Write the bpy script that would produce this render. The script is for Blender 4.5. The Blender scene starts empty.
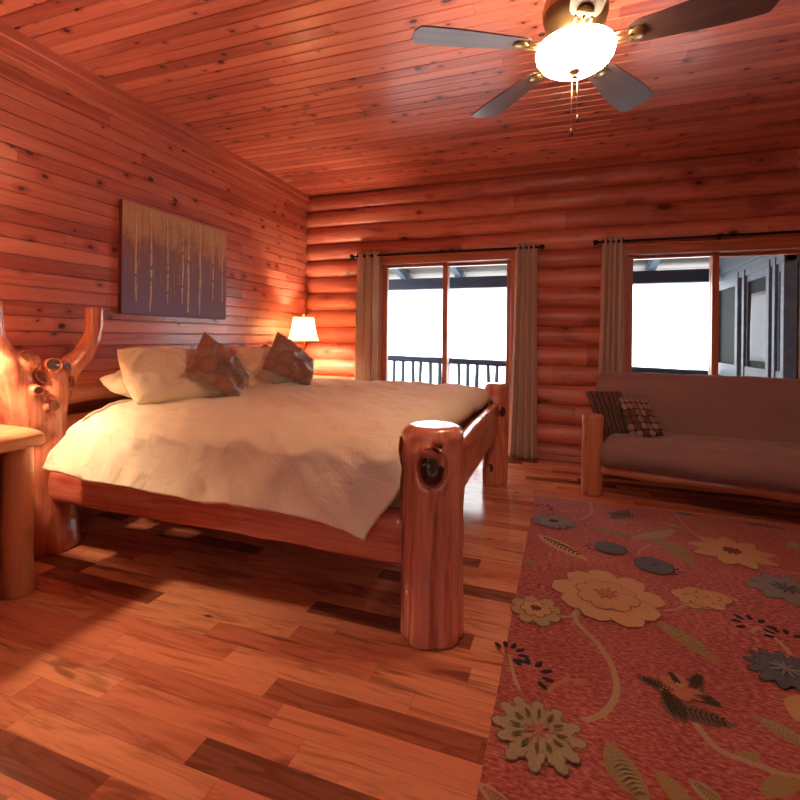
import bpy, bmesh, math, random
from mathutils import Vector, Matrix, noise
random.seed(7)
PI = math.pi
SC = bpy.context.scene
COL = SC.collection

# ------------------------------------------------------------------ camera
F_PX, PX, PY, ROLL, YAW, EYE = 470.0, 400.0, 338.3, math.radians(0.6), math.atan(165/470.0), 1.2
cam_d = bpy.data.cameras.new('camera'); cam = bpy.data.objects.new('camera', cam_d); COL.objects.link(cam)
cam_d.sensor_width = 36; cam_d.lens = 36*F_PX/800; cam_d.shift_y = -(400-PY)/800
cam_d.clip_start = .05
cam.matrix_world = Matrix.Translation((0, 0, EYE)) @ Matrix.Rotation(YAW, 4, 'Z') @ Matrix.Rotation(PI/2, 4, 'X') @ Matrix.Rotation(ROLL, 4, 'Z')
SC.camera = cam
def ray(x, y):
    u, v = x-PX, PY-y
    u0 = u*math.cos(ROLL)-v*math.sin(ROLL); v0 = u*math.sin(ROLL)+v*math.cos(ROLL)
    r = u0/F_PX
    return Vector((math.cos(YAW)*r-math.sin(YAW), math.sin(YAW)*r+math.cos(YAW), v0/F_PX))
EYEV = Vector((0, 0, EYE))
def onz(x, y, z=0.0):
    d = ray(x, y); return EYEV+d*((z-EYE)/d.z)
def onx(x, y, X):
    d = ray(x, y); return EYEV+d*(X/d.x)
def ony(x, y, Y):
    d = ray(x, y); return EYEV+d*(Y/d.y)

# ------------------------------------------------------------------ node helpers
def mat(name):
    m = bpy.data.materials.new(name); m.use_nodes = True
    nt = m.node_tree; nt.nodes.clear()
    out = nt.nodes.new('ShaderNodeOutputMaterial')
    return m, nt, out
class G:
    def __init__(s, nt): s.nt = nt
    def n(s, t, **kw):
        nd = s.nt.nodes.new('ShaderNode'+t)
        for k, v in kw.items():
            if k.startswith('i_'):
                key = k[2:]; key = int(key) if key.isdigit() else key
                s.put(nd.inputs[key], v)
            else: setattr(nd, k, v)
        return nd
    def put(s, sock, v):
        if hasattr(v, 'is_output'): s.nt.links.new(v, sock)
        else: sock.default_value = v
    def m(s, op, a, b=0.0, c=None, clamp=False):
        nd = s.nt.nodes.new('ShaderNodeMath'); nd.operation = op; nd.use_clamp = clamp
        s.put(nd.inputs[0], a); s.put(nd.inputs[1], b)
        if c is not None: s.put(nd.inputs[2], c)
        return nd.outputs[0]
    def xyz(s, x, y, z):
        nd = s.nt.nodes.new('ShaderNodeCombineXYZ')
        for i, v in enumerate((x, y, z)): s.put(nd.inputs[i], v)
        return nd.outputs[0]
    def mix(s, fac, a, b, blend='MIX'):
        nd = s.nt.nodes.new('ShaderNodeMix'); nd.data_type = 'RGBA'; nd.blend_type = blend
        s.put(nd.inputs[0], fac); s.put(nd.inputs[6], a); s.put(nd.inputs[7], b)
        return nd.outputs[2]
    def ramp(s, fac, stops, interp='LINEAR'):
        nd = s.nt.nodes.new('ShaderNodeValToRGB'); cr = nd.color_ramp; cr.interpolation = interp
        while len(cr.elements) < len(stops): cr.elements.new(.5)
        for e, (p, c) in zip(cr.elements, stops):
            e.position = p; e.color = c if len(c) == 4 else (*c, 1)
        s.put(nd.inputs[0], fac); return nd.outputs[0]
    def noise(s, vec, scale, detail=3, rough=.55, dist=0.0):
        nd = s.nt.nodes.new('ShaderNodeTexNoise')
        s.put(nd.inputs['Vector'], vec); nd.inputs['Scale'].default_value = scale; nd.inputs['Detail'].default_value = detail
        nd.inputs['Roughness'].default_value = rough; nd.inputs['Distortion'].default_value = dist
        return nd.outputs[0]
    def map(s, v, a, b, c=0.0, d=1.0, smooth=False):
        nd = s.nt.nodes.new('ShaderNodeMapRange'); nd.clamp = True
        if smooth: nd.interpolation_type = 'SMOOTHSTEP'
        for i, q in enumerate((v, a, b, c, d)): s.put(nd.inputs[i], q)
        return nd.outputs[0]
    def bump(s, h, strength=.3, dist=.01):
        nd = s.nt.nodes.new('ShaderNodeBump'); nd.inputs['Strength'].default_value = strength; nd.inputs['Distance'].default_value = dist
        s.put(nd.inputs['Height'], h); return nd.outputs[0]
def C4(c): return (*c, 1.0)
def principled(g, out, base, rough=.5, normal=None, coat=0, metal=0, sheen=0, spec=.5, coat_rough=.1):
    p = g.n('BsdfPrincipled')
    g.put(p.inputs['Base Color'], base if hasattr(base, 'is_output') else C4(base)); g.put(p.inputs['Roughness'], rough)
    p.inputs['Metallic'].default_value = metal; p.inputs['Coat Weight'].default_value = coat; p.inputs['Coat Roughness'].default_value = coat_rough
    p.inputs['Sheen Weight'].default_value = sheen; p.inputs['Specular IOR Level'].default_value = spec
    if normal is not None: g.put(p.inputs['Normal'], normal)
    g.nt.links.new(p.outputs[0], out.inputs[0]); return p

def wood(name, along, across, tones, plank=None, length=2.4, knots=.3, kscale=(3.0, 7.0), rough=.4, coat=.25, var=.5,
         grain=1.0, bumpy=.15, per_object=False, streak=0.0, knot_col=(.05, .016, .01), stain=0.0, shift=(0, 0, 0), flat=False, ksize=1.0):
    """tones: dark, mid, light. along/across: axis numbers of the grain and of the plank width."""
    m, nt, out = mat(name); g = G(nt)
    tc = g.n('TexCoord').outputs['Object']
    sp = g.n('SeparateXYZ', i_0=tc).outputs
    third = 3-along-across
    L, A, B = sp[along], sp[across], sp[third]
    if shift[0]: A = g.m('ADD', A, shift[0])
    if per_object:
        rnd0 = g.n('ObjectInfo').outputs['Random']
        L = g.m('ADD', L, g.m('MULTIPLY', rnd0, 17.0))
    if plank:
        idx = g.m('FLOOR', g.m('DIVIDE', A, plank))
        r1 = g.n('TexWhiteNoise', noise_dimensions='1D', i_W=idx).outputs[0]
        Ls = g.m('ADD', g.m('DIVIDE', L, length), g.m('MULTIPLY', r1, 9.0))
        jdx = g.m('FLOOR', Ls); fr = g.m('FRACT', Ls)
        r2 = g.n('TexWhiteNoise', noise_dimensions='2D', i_Vector=g.xyz(idx, jdx, 0.0)).outputs[0]
        joint = g.m('LESS_THAN', fr, .003/length)
        fa = g.m('FRACT', g.m('DIVIDE', A, plank))
    else:
        r2 = None
    off = g.m('MULTIPLY', r2, 23.0) if r2 is not None else 0.0
    gl = g.m('ADD', L, off) if r2 is not None else L
    v1 = g.xyz(g.m('MULTIPLY', gl, .55), g.m('ADD', g.m('MULTIPLY', A, 9.0), off) if r2 is not None else g.m('MULTIPLY', A, 9.0), g.m('MULTIPLY', B, 9.0))
    # knots bend the grain around them
    kv = g.xyz(g.m('MULTIPLY', gl, kscale[0]), g.m('ADD', g.m('MULTIPLY', A, kscale[1]), off) if r2 is not None else g.m('MULTIPLY', A, kscale[1]), g.m('MULTIPLY', B, kscale[1]))
    wob = g.n('TexNoise', i_Vector=kv); wob.inputs['Scale'].default_value = 3.0
    kv2 = g.n('VectorMath', operation='ADD', i_0=kv, i_1=g.n('VectorMath', operation='SCALE', i_0=wob.outputs[1], i_Scale=.16).outputs[0]).outputs[0]
    vor = g.n('TexVoronoi', i_Vector=kv2, voronoi_dimensions='2D' if plank and flat else '3D'); vor.inputs['Scale'].default_value = 1.0
    kd = vor.outputs['Distance']; krand = g.n('SeparateColor', i_0=vor.outputs['Color']).outputs
    keep = g.m('LESS_THAN', krand[0], knots)
    ksz = g.map(krand[1], 0, 1, .05*ksize, .16*ksize)
    core = g.m('MULTIPLY', keep, g.map(kd, g.m('MULTIPLY', ksz, .6), ksz, 1.0, 0.0, True))
    halo = g.m('MULTIPLY', keep, g.map(kd, ksz, g.m('MULTIPLY', ksz, 3.2), 1.0, 0.0, True))
    n1 = g.noise(v1, 2.2, 5, .62, .9)
    n2 = g.noise(g.xyz(g.m('MULTIPLY', gl, 1.3), g.m('MULTIPLY', A, 60.0*grain), g.m('MULTIPLY', B, 60.0*grain)), 1.6, 4, .6, .3)
    n3 = g.noise(g.xyz(g.m('MULTIPLY', gl, 1.0), g.m('MULTIPLY', A, 2.2), g.m('MULTIPLY', B, 2.2)), 1.5, 3, .5)
    val = g.m('ADD', g.m('ADD', g.m('MULTIPLY', n1, .62), g.m('MULTIPLY', n2, .28)), g.m('MULTIPLY', n3, .22))
    val = g.m('SUBTRACT', val, .06)
    if r2 is not None: val = g.m('ADD', val, g.m('MULTIPLY', g.m('SUBTRACT', r2, .5), var))
    val = g.m('SUBTRACT', val, g.m('MULTIPLY', halo, .17))
    col = g.ramp(val, [(.30, tones[0]), (.5, tones[1]), (.72, tones[2])])
    if streak:
        st = g.map(g.noise(v1, 1.3, 3, .5, 1.4), .60, .72, 0, streak, True)
        col = g.mix(st, col, C4(tones[0]))
    if stain:
        stn = g.map(g.noise(g.xyz(g.m('MULTIPLY', gl, 2.2), g.m('MULTIPLY', A, 9.0), g.m('MULTIPLY', B, 9.0)), 2.0, 5, .65, 1.0), .58, .70, 0, stain, True)
        col = g.mix(stn, col, C4(knot_col))
    col = g.mix(g.m('MULTIPLY', core, .93), col, C4(knot_col))
    h = g.m('SUBTRACT', g.m('ADD', g.m('MULTIPLY', n2, .5), g.m('MULTIPLY', n1, .6)), g.m('MULTIPLY', core, .5))
    if plank:
        col = g.mix(g.m('MULTIPLY', joint, .45), col, C4(knot_col))
    nb = g.bump(h, bumpy, .01)
    principled(g, out, col, rough, nb, coat=coat, coat_rough=.16)
    return m

def plain(name, col, rough=.5, metal=0, coat=0, var=.12, scale=8, bumpy=0, sheen=0, spec=.5):
    m, nt, out = mat(name); g = G(nt)
    tc = g.n('TexCoord').outputs['Object']
    n = g.noise(tc, scale, 4)
    c = g.mix(n, C4(tuple(x*(1-var) for x in col)), C4(tuple(min(1, x*(1+var)) for x in col)))
    principled(g, out, c, rough, g.bump(n, bumpy, .005) if bumpy else None, coat=coat, metal=metal, sheen=sheen, spec=spec)
    return m

def fabric(name, col, var=.1, weave=500, rough=.9, bumpy=.15, sheen=.15, translucent=0.0, mottled=3, crease=0.0):
    m, nt, out = mat(name); g = G(nt)
    tc = g.n('TexCoord').outputs['Object']
    n = g.noise(tc, mottled, 4); w = g.noise(tc, weave, 2)
    t = g.m('ADD', g.m('MULTIPLY', n, .6), g.m('MULTIPLY', w, .4))
    c = g.mix(t, C4(tuple(x*(1-var) for x in col)), C4(tuple(min(1, x*(1+var)) for x in col)))
    nb = g.bump(w, bumpy, .002)
    if crease:
        cr = g.noise(tc, 5.5, 4, .55, 1.6); cr = g.m('ABSOLUTE', g.m('SUBTRACT', cr, .5))
        b2 = g.n('Bump', i_Strength=crease, i_Distance=.03, i_Height=g.map(cr, 0, .10, 0, 1, True)); g.put(b2.inputs['Normal'], nb); nb = b2.outputs[0]
    p = principled(g, out, c, rough, nb, sheen=sheen, spec=.2)
    if translucent:
        tr = g.n('BsdfTranslucent', i_0=c); mx = g.n('MixShader', i_0=translucent)
        nt.links.new(p.outputs[0], mx.inputs[1]); nt.links.new(tr.outputs[0], mx.inputs[2]); nt.links.new(mx.outputs[0], out.inputs[0])
    return m

def emission(name, col, strength, diffuse=None):
    m, nt, out = mat(name); g = G(nt)
    e = g.n('Emission', i_0=C4(col), i_1=strength)
    nt.links.new(e.outputs[0], out.inputs[0]); return m

# ------------------------------------------------------------------ palette
PINE = ((.36, .085, .062), (.57, .170, .120), (.69, .25, .175))
LOGT = ((.36, .085, .060), (.58, .175, .115), (.71, .26, .170))
CEIL = ((.36, .080, .058), (.57, .160, .110), (.68, .23, .155))
BEDT = ((.33, .075, .045), (.68, .235, .14), (.84, .40, .25))
M = {}
M['wall_plank'] = wood('pine wall planks', 1, 2, PINE, plank=.087, length=2.1, flat=True, knots=.22, ksize=1.25, kscale=(6.5, 10.0), rough=.36, coat=.3, var=.34, knot_col=(.06, .018, .012), bumpy=.06)
M['ceil_plank'] = wood('pine ceiling planks', 0, 1, CEIL, plank=.087, length=2.1, flat=True, knots=.30, ksize=1.25, kscale=(6.5, 10.0), rough=.40, coat=.22, var=.36, knot_col=(.05, .015, .010), bumpy=.06)
M['log_wall'] = wood('log wall courses', 0, 2, LOGT, plank=.195, length=2.7, knots=.42, ksize=1.7, kscale=(3.6, 6.0), rough=.46, coat=.12, var=.26, knot_col=(.06, .017, .01), bumpy=.3, stain=.4, streak=.45, shift=(.035, 0, 0))
M['floor'] = None
M['trim'] = wood('red pine trim', 2, 0, ((.30, .075, .035), (.47, .145, .068), (.58, .22, .10)), knots=.05, rough=.35, coat=.3)
M['trimy'] = wood('red pine crown trim', 1, 2, PINE, knots=.12, rough=.35, coat=.3)
M['trimx'] = wood('red pine head trim', 0, 2, ((.30, .075, .035), (.47, .145, .068), (.58, .22, .10)), knots=.05, rough=.35, coat=.3)
M['bed_z'] = wood('varnished juniper upright', 2, 0, BEDT, knots=.14, kscale=(5, 9), rough=.22, coat=.8, per_object=True, streak=.55, stain=.15, bumpy=.3)
M['bed_x'] = wood('varnished juniper rail', 0, 2, ((.44, .085, .06), (.66, .19, .125), (.80, .44, .29)), knots=.2, kscale=(4, 9), rough=.24, coat=.6, per_object=True, streak=.7, stain=.5, knot_col=(.26, .035, .028), bumpy=.3)
M['bed_y'] = wood('varnished juniper board', 1, 2, BEDT, knots=.25, kscale=(4, 8), rough=.24, coat=.7, per_object=True, streak=.6, stain=.25, bumpy=.3)
M['night_z'] = wood('nightstand pine upright', 2, 0, ((.45, .15, .07), (.62, .25, .12), (.72, .35, .18)), knots=.22, kscale=(5, 9), rough=.3, coat=.5, per_object=True)
M['night_y'] = wood('nightstand pine boards', 1, 2, ((.45, .16, .075), (.66, .30, .15), (.76, .42, .22)), knots=.12, kscale=(4, 9), rough=.3, coat=.5, per_object=True)
M['futon_z'] = wood('futon log upright', 2, 0, ((.42, .12, .055), (.60, .22, .10), (.70, .31, .16)), knots=.2, kscale=(4, 9), rough=.32, coat=.4, per_object=True)
M['futon_x'] = wood('futon log rail', 0, 2, ((.42, .12, .055), (.60, .22, .10), (.70, .31, .16)), knots=.16, kscale=(4, 9), rough=.32, coat=.4, per_object=True)
M['endgrain'] = wood('sawn end grain', 0, 1, ((.16, .045, .022), (.30, .10, .05), (.40, .15, .08)), knots=0, rough=.35, coat=.5, per_object=True)
M['knot'] = plain('dark knot wood', (.060, .017, .013), .4, coat=.3, var=.5, scale=30, bumpy=.5)
M['knot_rim'] = plain('knot rim wood', (.42, .12, .055), .25, coat=.6, var=.3, scale=20)
M['duvet'] = fabric('cream duvet cotton', (.86, .76, .58), .04, 420, .85, .08, .12, crease=.16)
M['sheet'] = fabric('white sheet cotton', (.78, .74, .64), .04, 420, .85, .08, .1)
M['pillow'] = fabric('cream pillowcase cotton', (.86, .75, .57), .04, 420, .85, .08, .12, crease=.16)
M['curtain'] = fabric('taupe curtain linen', (.62, .45, .35), .10, 260, .85, .2, .2, translucent=.10)
M['black_metal'] = plain('black rod metal', (.015, .013, .013), .4, metal=.6, var=.2)
M['brass'] = plain('aged brass', (.20, .12, .055), .34, metal=.9, var=.25, scale=5)
M['brass_light'] = plain('pale brass', (.55, .38, .18), .3, metal=.9, var=.15, scale=5)
M['futon_cloth'] = fabric('mauve brown microsuede', (.29, .175, .165), .14, 300, .8, .2, .35, mottled=2.2)
M['canvas_edge'] = plain('canvas edge paint', (.16, .03, .03), .7, var=.3)
M['blade'] = wood('walnut fan blade', 0, 1, ((.085, .040, .038), (.135, .070, .066), (.18, .10, .095)), knots=0, rough=.45, coat=.1, per_object=True, grain=.6)
M['deck'] = wood('weathered deck boards', 0, 1, ((.14, .13, .13), (.22, .20, .19), (.3, .28, .27)), plank=.14, knots=.1, rough=.7, coat=0)
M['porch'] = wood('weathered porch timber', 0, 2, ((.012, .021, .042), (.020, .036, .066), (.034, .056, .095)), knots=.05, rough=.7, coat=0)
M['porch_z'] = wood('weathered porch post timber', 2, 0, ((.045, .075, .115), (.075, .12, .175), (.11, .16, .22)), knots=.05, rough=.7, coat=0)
M['roof_board'] = wood('porch roof boards', 0, 1, ((.12, .10, .085), (.20, .175, .155), (.29, .265, .245)), plank=.18, knots=.1, rough=.7, coat=0)
M['grey_trim'] = wood('weathered grey porch trim', 1, 2, ((.045, .058, .085), (.080, .098, .13), (.13, .15, .185)), knots=.05, rough=.6, coat=0)
M['screen'] = plain('dark insect screen', (.008, .012, .0135), .8, var=.25, scale=3, spec=.15)
M['pale_reflect'] = plain('pale reflection colour', (.20, .22, .25), .7, var=.05)
M['bowl'] = emission('lit alabaster glass', (1.0, .71, .45), 24.0)
M['bulb'] = emission('lit bulb', (1.0, .69, .42), 560.0)
M['bulb_fan'] = emission('lit fan bulb', (1.0, .71, .45), 420.0)

# thin window glass: clear pass-through with a mirror-like sheen at grazing angles
m, nt, out = mat('clear door glass'); g = G(nt)
tr = g.n('BsdfTransparent', i_0=(.97, .98, .98, 1)); gl_ = g.n('BsdfGlossy', i_0=(1, 1, 1, 1), i_1=.02)
fz = g.n('Fresnel', i_0=1.25); mx = g.n('MixShader', i_0=fz.outputs[0])
nt.links.new(tr.outputs[0], mx.inputs[1]); nt.links.new(gl_.outputs[0], mx.inputs[2]); nt.links.new(mx.outputs[0], out.inputs[0]); M['glass'] = m
# lamp shade
m, nt, out = mat('cream lamp shade fabric'); g = G(nt)
df = g.n('BsdfDiffuse', i_0=(.85, .76, .62, 1)); tl = g.n('BsdfTranslucent', i_0=(.90, .80, .64, 1)); mx = g.n('MixShader', i_0=.55)
nt.links.new(df.outputs[0], mx.inputs[1]); nt.links.new(tl.outputs[0], mx.inputs[2]); nt.links.new(mx.outputs[0], out.inputs[0]); M['shade'] = m

def floor_mat():
    m, nt, out = mat('hickory floor boards'); g = G(nt)
    sp = g.n('SeparateXYZ', i_0=g.n('TexCoord').outputs['Object']).outputs
    W, LEN = .095, .72
    idx = g.m('FLOOR', g.m('DIVIDE', sp[1], W)); r1 = g.n('TexWhiteNoise', noise_dimensions='1D', i_W=idx).outputs[0]
    ls = g.m('ADD', g.m('DIVIDE', sp[0], LEN), g.m('MULTIPLY', r1, 9.0)); j = g.m('FLOOR', ls)
    wn = g.n('TexWhiteNoise', noise_dimensions='2D', i_Vector=g.xyz(idx, j, 0.0)); r2 = wn.outputs[0]
    rc = g.n('SeparateColor', i_0=wn.outputs[1]).outputs
    L = g.m('ADD', sp[0], g.m('MULTIPLY', r2, 31.0)); A = g.m('ADD', sp[1], g.m('MULTIPLY', rc[1], 7.0))
    v = g.xyz(g.m('MULTIPLY', L, .8), g.m('MULTIPLY', A, 6.0), 0.0)
    n1 = g.noise(v, 2.0, 5, .6, 1.6)
    n2 = g.noise(g.xyz(g.m('MULTIPLY', L, 2.0), g.m('MULTIPLY', A, 70.0), 0.0), 1.5, 4, .6, .4)
    ring = g.m('FRACT', g.m('MULTIPLY', g.noise(v, .9, 2, .5, .6), 9.0))
    ring = g.map(ring, 0, .9, .0, 1.0)
    base = g.ramp(r2, [(0, (.24, .075, .045)), (.12, (.32, .10, .058)), (.18, (.48, .15, .085)), (.34, (.61, .20, .115)), (.6, (.68, .25, .14)), (1, (.76, .33, .18))])
    dark = g.mix(1.0, base, (.52, .40, .34, 1), 'MULTIPLY')
    t = g.m('ADD', g.m('MULTIPLY', n1, .7), g.m('MULTIPLY', n2, .3))
    c = g.mix(g.map(t, .47, .66, 0, .8, True), base, dark)
    c = g.mix(g.m('MULTIPLY', g.map(ring, .8, 1.0, 0, .35), g.map(r2, .1, .5, 1.6, .35)), c, dark)
    heart = g.map(g.noise(v, .9, 3, .5, 2.2), .60, .66, 0, .6, True)     # dark heartwood streaks
    c = g.mix(g.m('MULTIPLY', heart, g.m('GREATER_THAN', rc[2], .45)), c, (.17, .05, .028, 1))
    vor = g.n('TexVoronoi', i_Vector=g.xyz(g.m('MULTIPLY', L, 4.0), g.m('MULTIPLY', A, 12.0), 0.0)); vor.inputs['Scale'].default_value = 1.0
    kr = g.n('SeparateColor', i_0=vor.outputs['Color']).outputs
    kn = g.m('MULTIPLY', g.m('LESS_THAN', kr[0], .17), g.map(vor.outputs['Distance'], .06, .15, 1.0, 0.0, True))
    c = g.mix(g.m('MULTIPLY', kn, .9), c, (.035, .010, .008, 1))
    fy = g.m('FRACT', g.m('DIVIDE', sp[1], W)); fx = g.m('FRACT', ls)
    seam = g.m('MAXIMUM', g.m('LESS_THAN', fy, .012), g.m('LESS_THAN', fx, .0018))
    c = g.mix(g.m('MULTIPLY', seam, .6), c, (.10, .03, .018, 1))
    h = g.m('SUBTRACT', g.m('MULTIPLY', n2, .25), g.m('MULTIPLY', seam, 1.0))
    principled(g, out, c, g.map(n1, .3, .7, .13, .19), g.bump(h, .05, .004), spec=.22)
    return m
M['floor'] = floor_mat()

def rug_mat():
    m, nt, out = mat('heathered red rug pile'); g = G(nt)
    sp = g.n('SeparateXYZ', i_0=g.n('TexCoord').outputs['Object']).outputs
    v = g.xyz(g.m('MULTIPLY', sp[0], 45.0), g.m('MULTIPLY', sp[1], 110.0), 0.0)
    n = g.noise(v, 1.0, 2, .6); n2 = g.noise(g.xyz(sp[0], sp[1], 0.0), 3.0, 3)
    c = g.ramp(g.m('ADD', g.m('MULTIPLY', n, .8), g.m('MULTIPLY', n2, .2)), [(.34, (.19, .026, .024)), (.5, (.37, .075, .060)), (.66, (.54, .19, .15))])
    principled(g, out, c, .95, g.bump(n, .5, .004), sheen=.3, spec=.1); return m
M['rug'] = rug_mat()
def pile(name, col, var=.25):
    m, nt, out = mat(name); g = G(nt)
    n = g.noise(g.n('TexCoord').outputs['Object'], 130, 3)
    c = g.mix(n, C4(tuple(x*(1-var) for x in col)), C4(tuple(x*(1+var) for x in col)))
    principled(g, out, c, .95, g.bump(n, .6, .003), sheen=.2, spec=.1); return m
RUGC = dict(tan=(.52, .29, .15), gold=(.48, .28, .13), olive=(.30, .205, .08), sage=(.34, .27, .16), beige=(.40, .27, .15), blue=(.095, .10, .12),
            slate=(.20, .19, .19), ink=(.025, .018, .022), brown=(.15, .085, .055), rust=(.42, .16, .09), maroon=(.20, .04, .045))
for k, c in RUGC.items(): M['rug_'+k] = pile('rug pile '+k, c)

def art_mat():
    m, nt, out = mat('birch grove painting'); g = G(nt)
    sp = g.n('SeparateXYZ', i_0=g.n('TexCoord').outputs['Object']).outputs
    y, z = sp[1], sp[2]
    tz = g.m('DIVIDE', z, .79)
    n = g.noise(g.xyz(0.0, g.m('MULTIPLY', y, 14.0), g.m('MULTIPLY', z, 3.0)), 1.6, 5, .65, .4)
    n2 = g.noise(g.xyz(3.0, g.m('MULTIPLY', y, 4.0), g.m('MULTIPLY', z, 4.0)), 1.3, 4, .6)
    t = g.m('ADD', tz, g.m('MULTIPLY', g.m('SUBTRACT', g.m('ADD', g.m('MULTIPLY', n, .5), g.m('MULTIPLY', n2, .5)), .5), 1.3))
    c = g.ramp(t, [(.05, (.20, .155, .25)), (.38, (.22, .145, .19)), (.62, (.29, .145, .125)), (.82, (.56, .30, .14)), (1, (.60, .36, .19))])
    dots = g.map(g.noise(g.xyz(7.0, g.m('MULTIPLY', y, 40.0), g.m('MULTIPLY', z, 22.0)), 1.0, 3, .6), .58, .68, 0, .6)
    c = g.mix(g.m('MULTIPLY', dots, g.map(tz, .25, .9, 0, 1)), c, (.46, .27, .09, 1))
    principled(g, out, c, .6, g.bump(n, .25, .003), spec=.3); return m
M['art'] = art_mat()
M['art_trunk'] = plain('painted birch trunk', (.60, .45, .34), .6, var=.25, scale=26)
M['art_twig'] = plain('painted thin branch', (.34, .20, .14), .6, var=.35, scale=26)

M['art_amber'] = plain('painted amber dab', (.52, .30, .12), .6, var=.3, scale=26)
M['art_plum'] = plain('painted plum stroke', (.13, .075, .095), .6, var=.3, scale=26)
def leaf_cushion_mat():
    m, nt, out = mat('brown leaf damask'); g = G(nt)
    tc = g.n('TexCoord').outputs['Object']
    vo = g.n('TexVoronoi', i_Vector=tc, feature='SMOOTH_F1'); vo.inputs['Scale'].default_value = 9.0
    n = g.noise(tc, 9, 4, .6, 1.5)
    k = g.map(vo.outputs['Distance'], .25, .5, 0, 1)
    c = g.ramp(g.m('ADD', g.m('MULTIPLY', k, .6), g.m('MULTIPLY', n, .5)), [(.2, (.34, .155, .095)), (.42, (.27, .135, .095)), (.62, (.20, .105, .082)), (.85, (.30, .185, .145))])
    principled(g, out, c, .5, g.bump(n, .2, .004), sheen=.3, spec=.4); return m
M['leaf_cushion'] = leaf_cushion_mat()
def stripe_mat():
    m, nt, out = mat('brown striped cushion cloth'); g = G(nt)
    sp = g.n('SeparateXYZ', i_0=g.n('UVMap').outputs[0]).outputs
    f = g.m('FRACT', g.m('MULTIPLY', sp[0], 7.0))
    c = g.ramp(f, [(0, (.055, .025, .022)), (.22, (.30, .20, .14)), (.34, (.055, .025, .022)), (.55, (.16, .085, .06)), (.78, (.06, .03, .028))], 'CONSTANT')
    principled(g, out, c, .9, None, sheen=.2, spec=.2); return m
M['stripe'] = stripe_mat()
def dots_mat():
    m, nt, out = mat('patterned circle cushion cloth'); g = G(nt)
    sp = g.n('SeparateXYZ', i_0=g.n('UVMap').outputs[0]).outputs
    N_ = 6.0
    a, b = g.m('MULTIPLY', sp[0], N_), g.m('MULTIPLY', sp[1], N_)
    fa, fb = g.m('SUBTRACT', g.m('FRACT', a), .5), g.m('SUBTRACT', g.m('FRACT', b), .5)
    p4 = g.m('ADD', g.m('POWER', g.m('ABSOLUTE', fa), 3.0), g.m('POWER', g.m('ABSOLUTE', fb), 3.0))
    ins = g.m('LESS_THAN', p4, .085)
    r = g.n('TexWhiteNoise', noise_dimensions='2D', i_Vector=g.xyz(g.m('FLOOR', a), g.m('FLOOR', b), 0.0)).outputs[0]
    dc = g.ramp(r, [(0, (.34, .25, .19)), (.35, (.16, .07, .055)), (.55, (.34, .18, .13)), (.75, (.28, .21, .17))], 'CONSTANT')
    c = g.mix(ins, (.075, .030, .030, 1), dc)
    principled(g, out, c, .85, None, sheen=.2, spec=.2); return m
M['dots'] = dots_mat()

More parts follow.
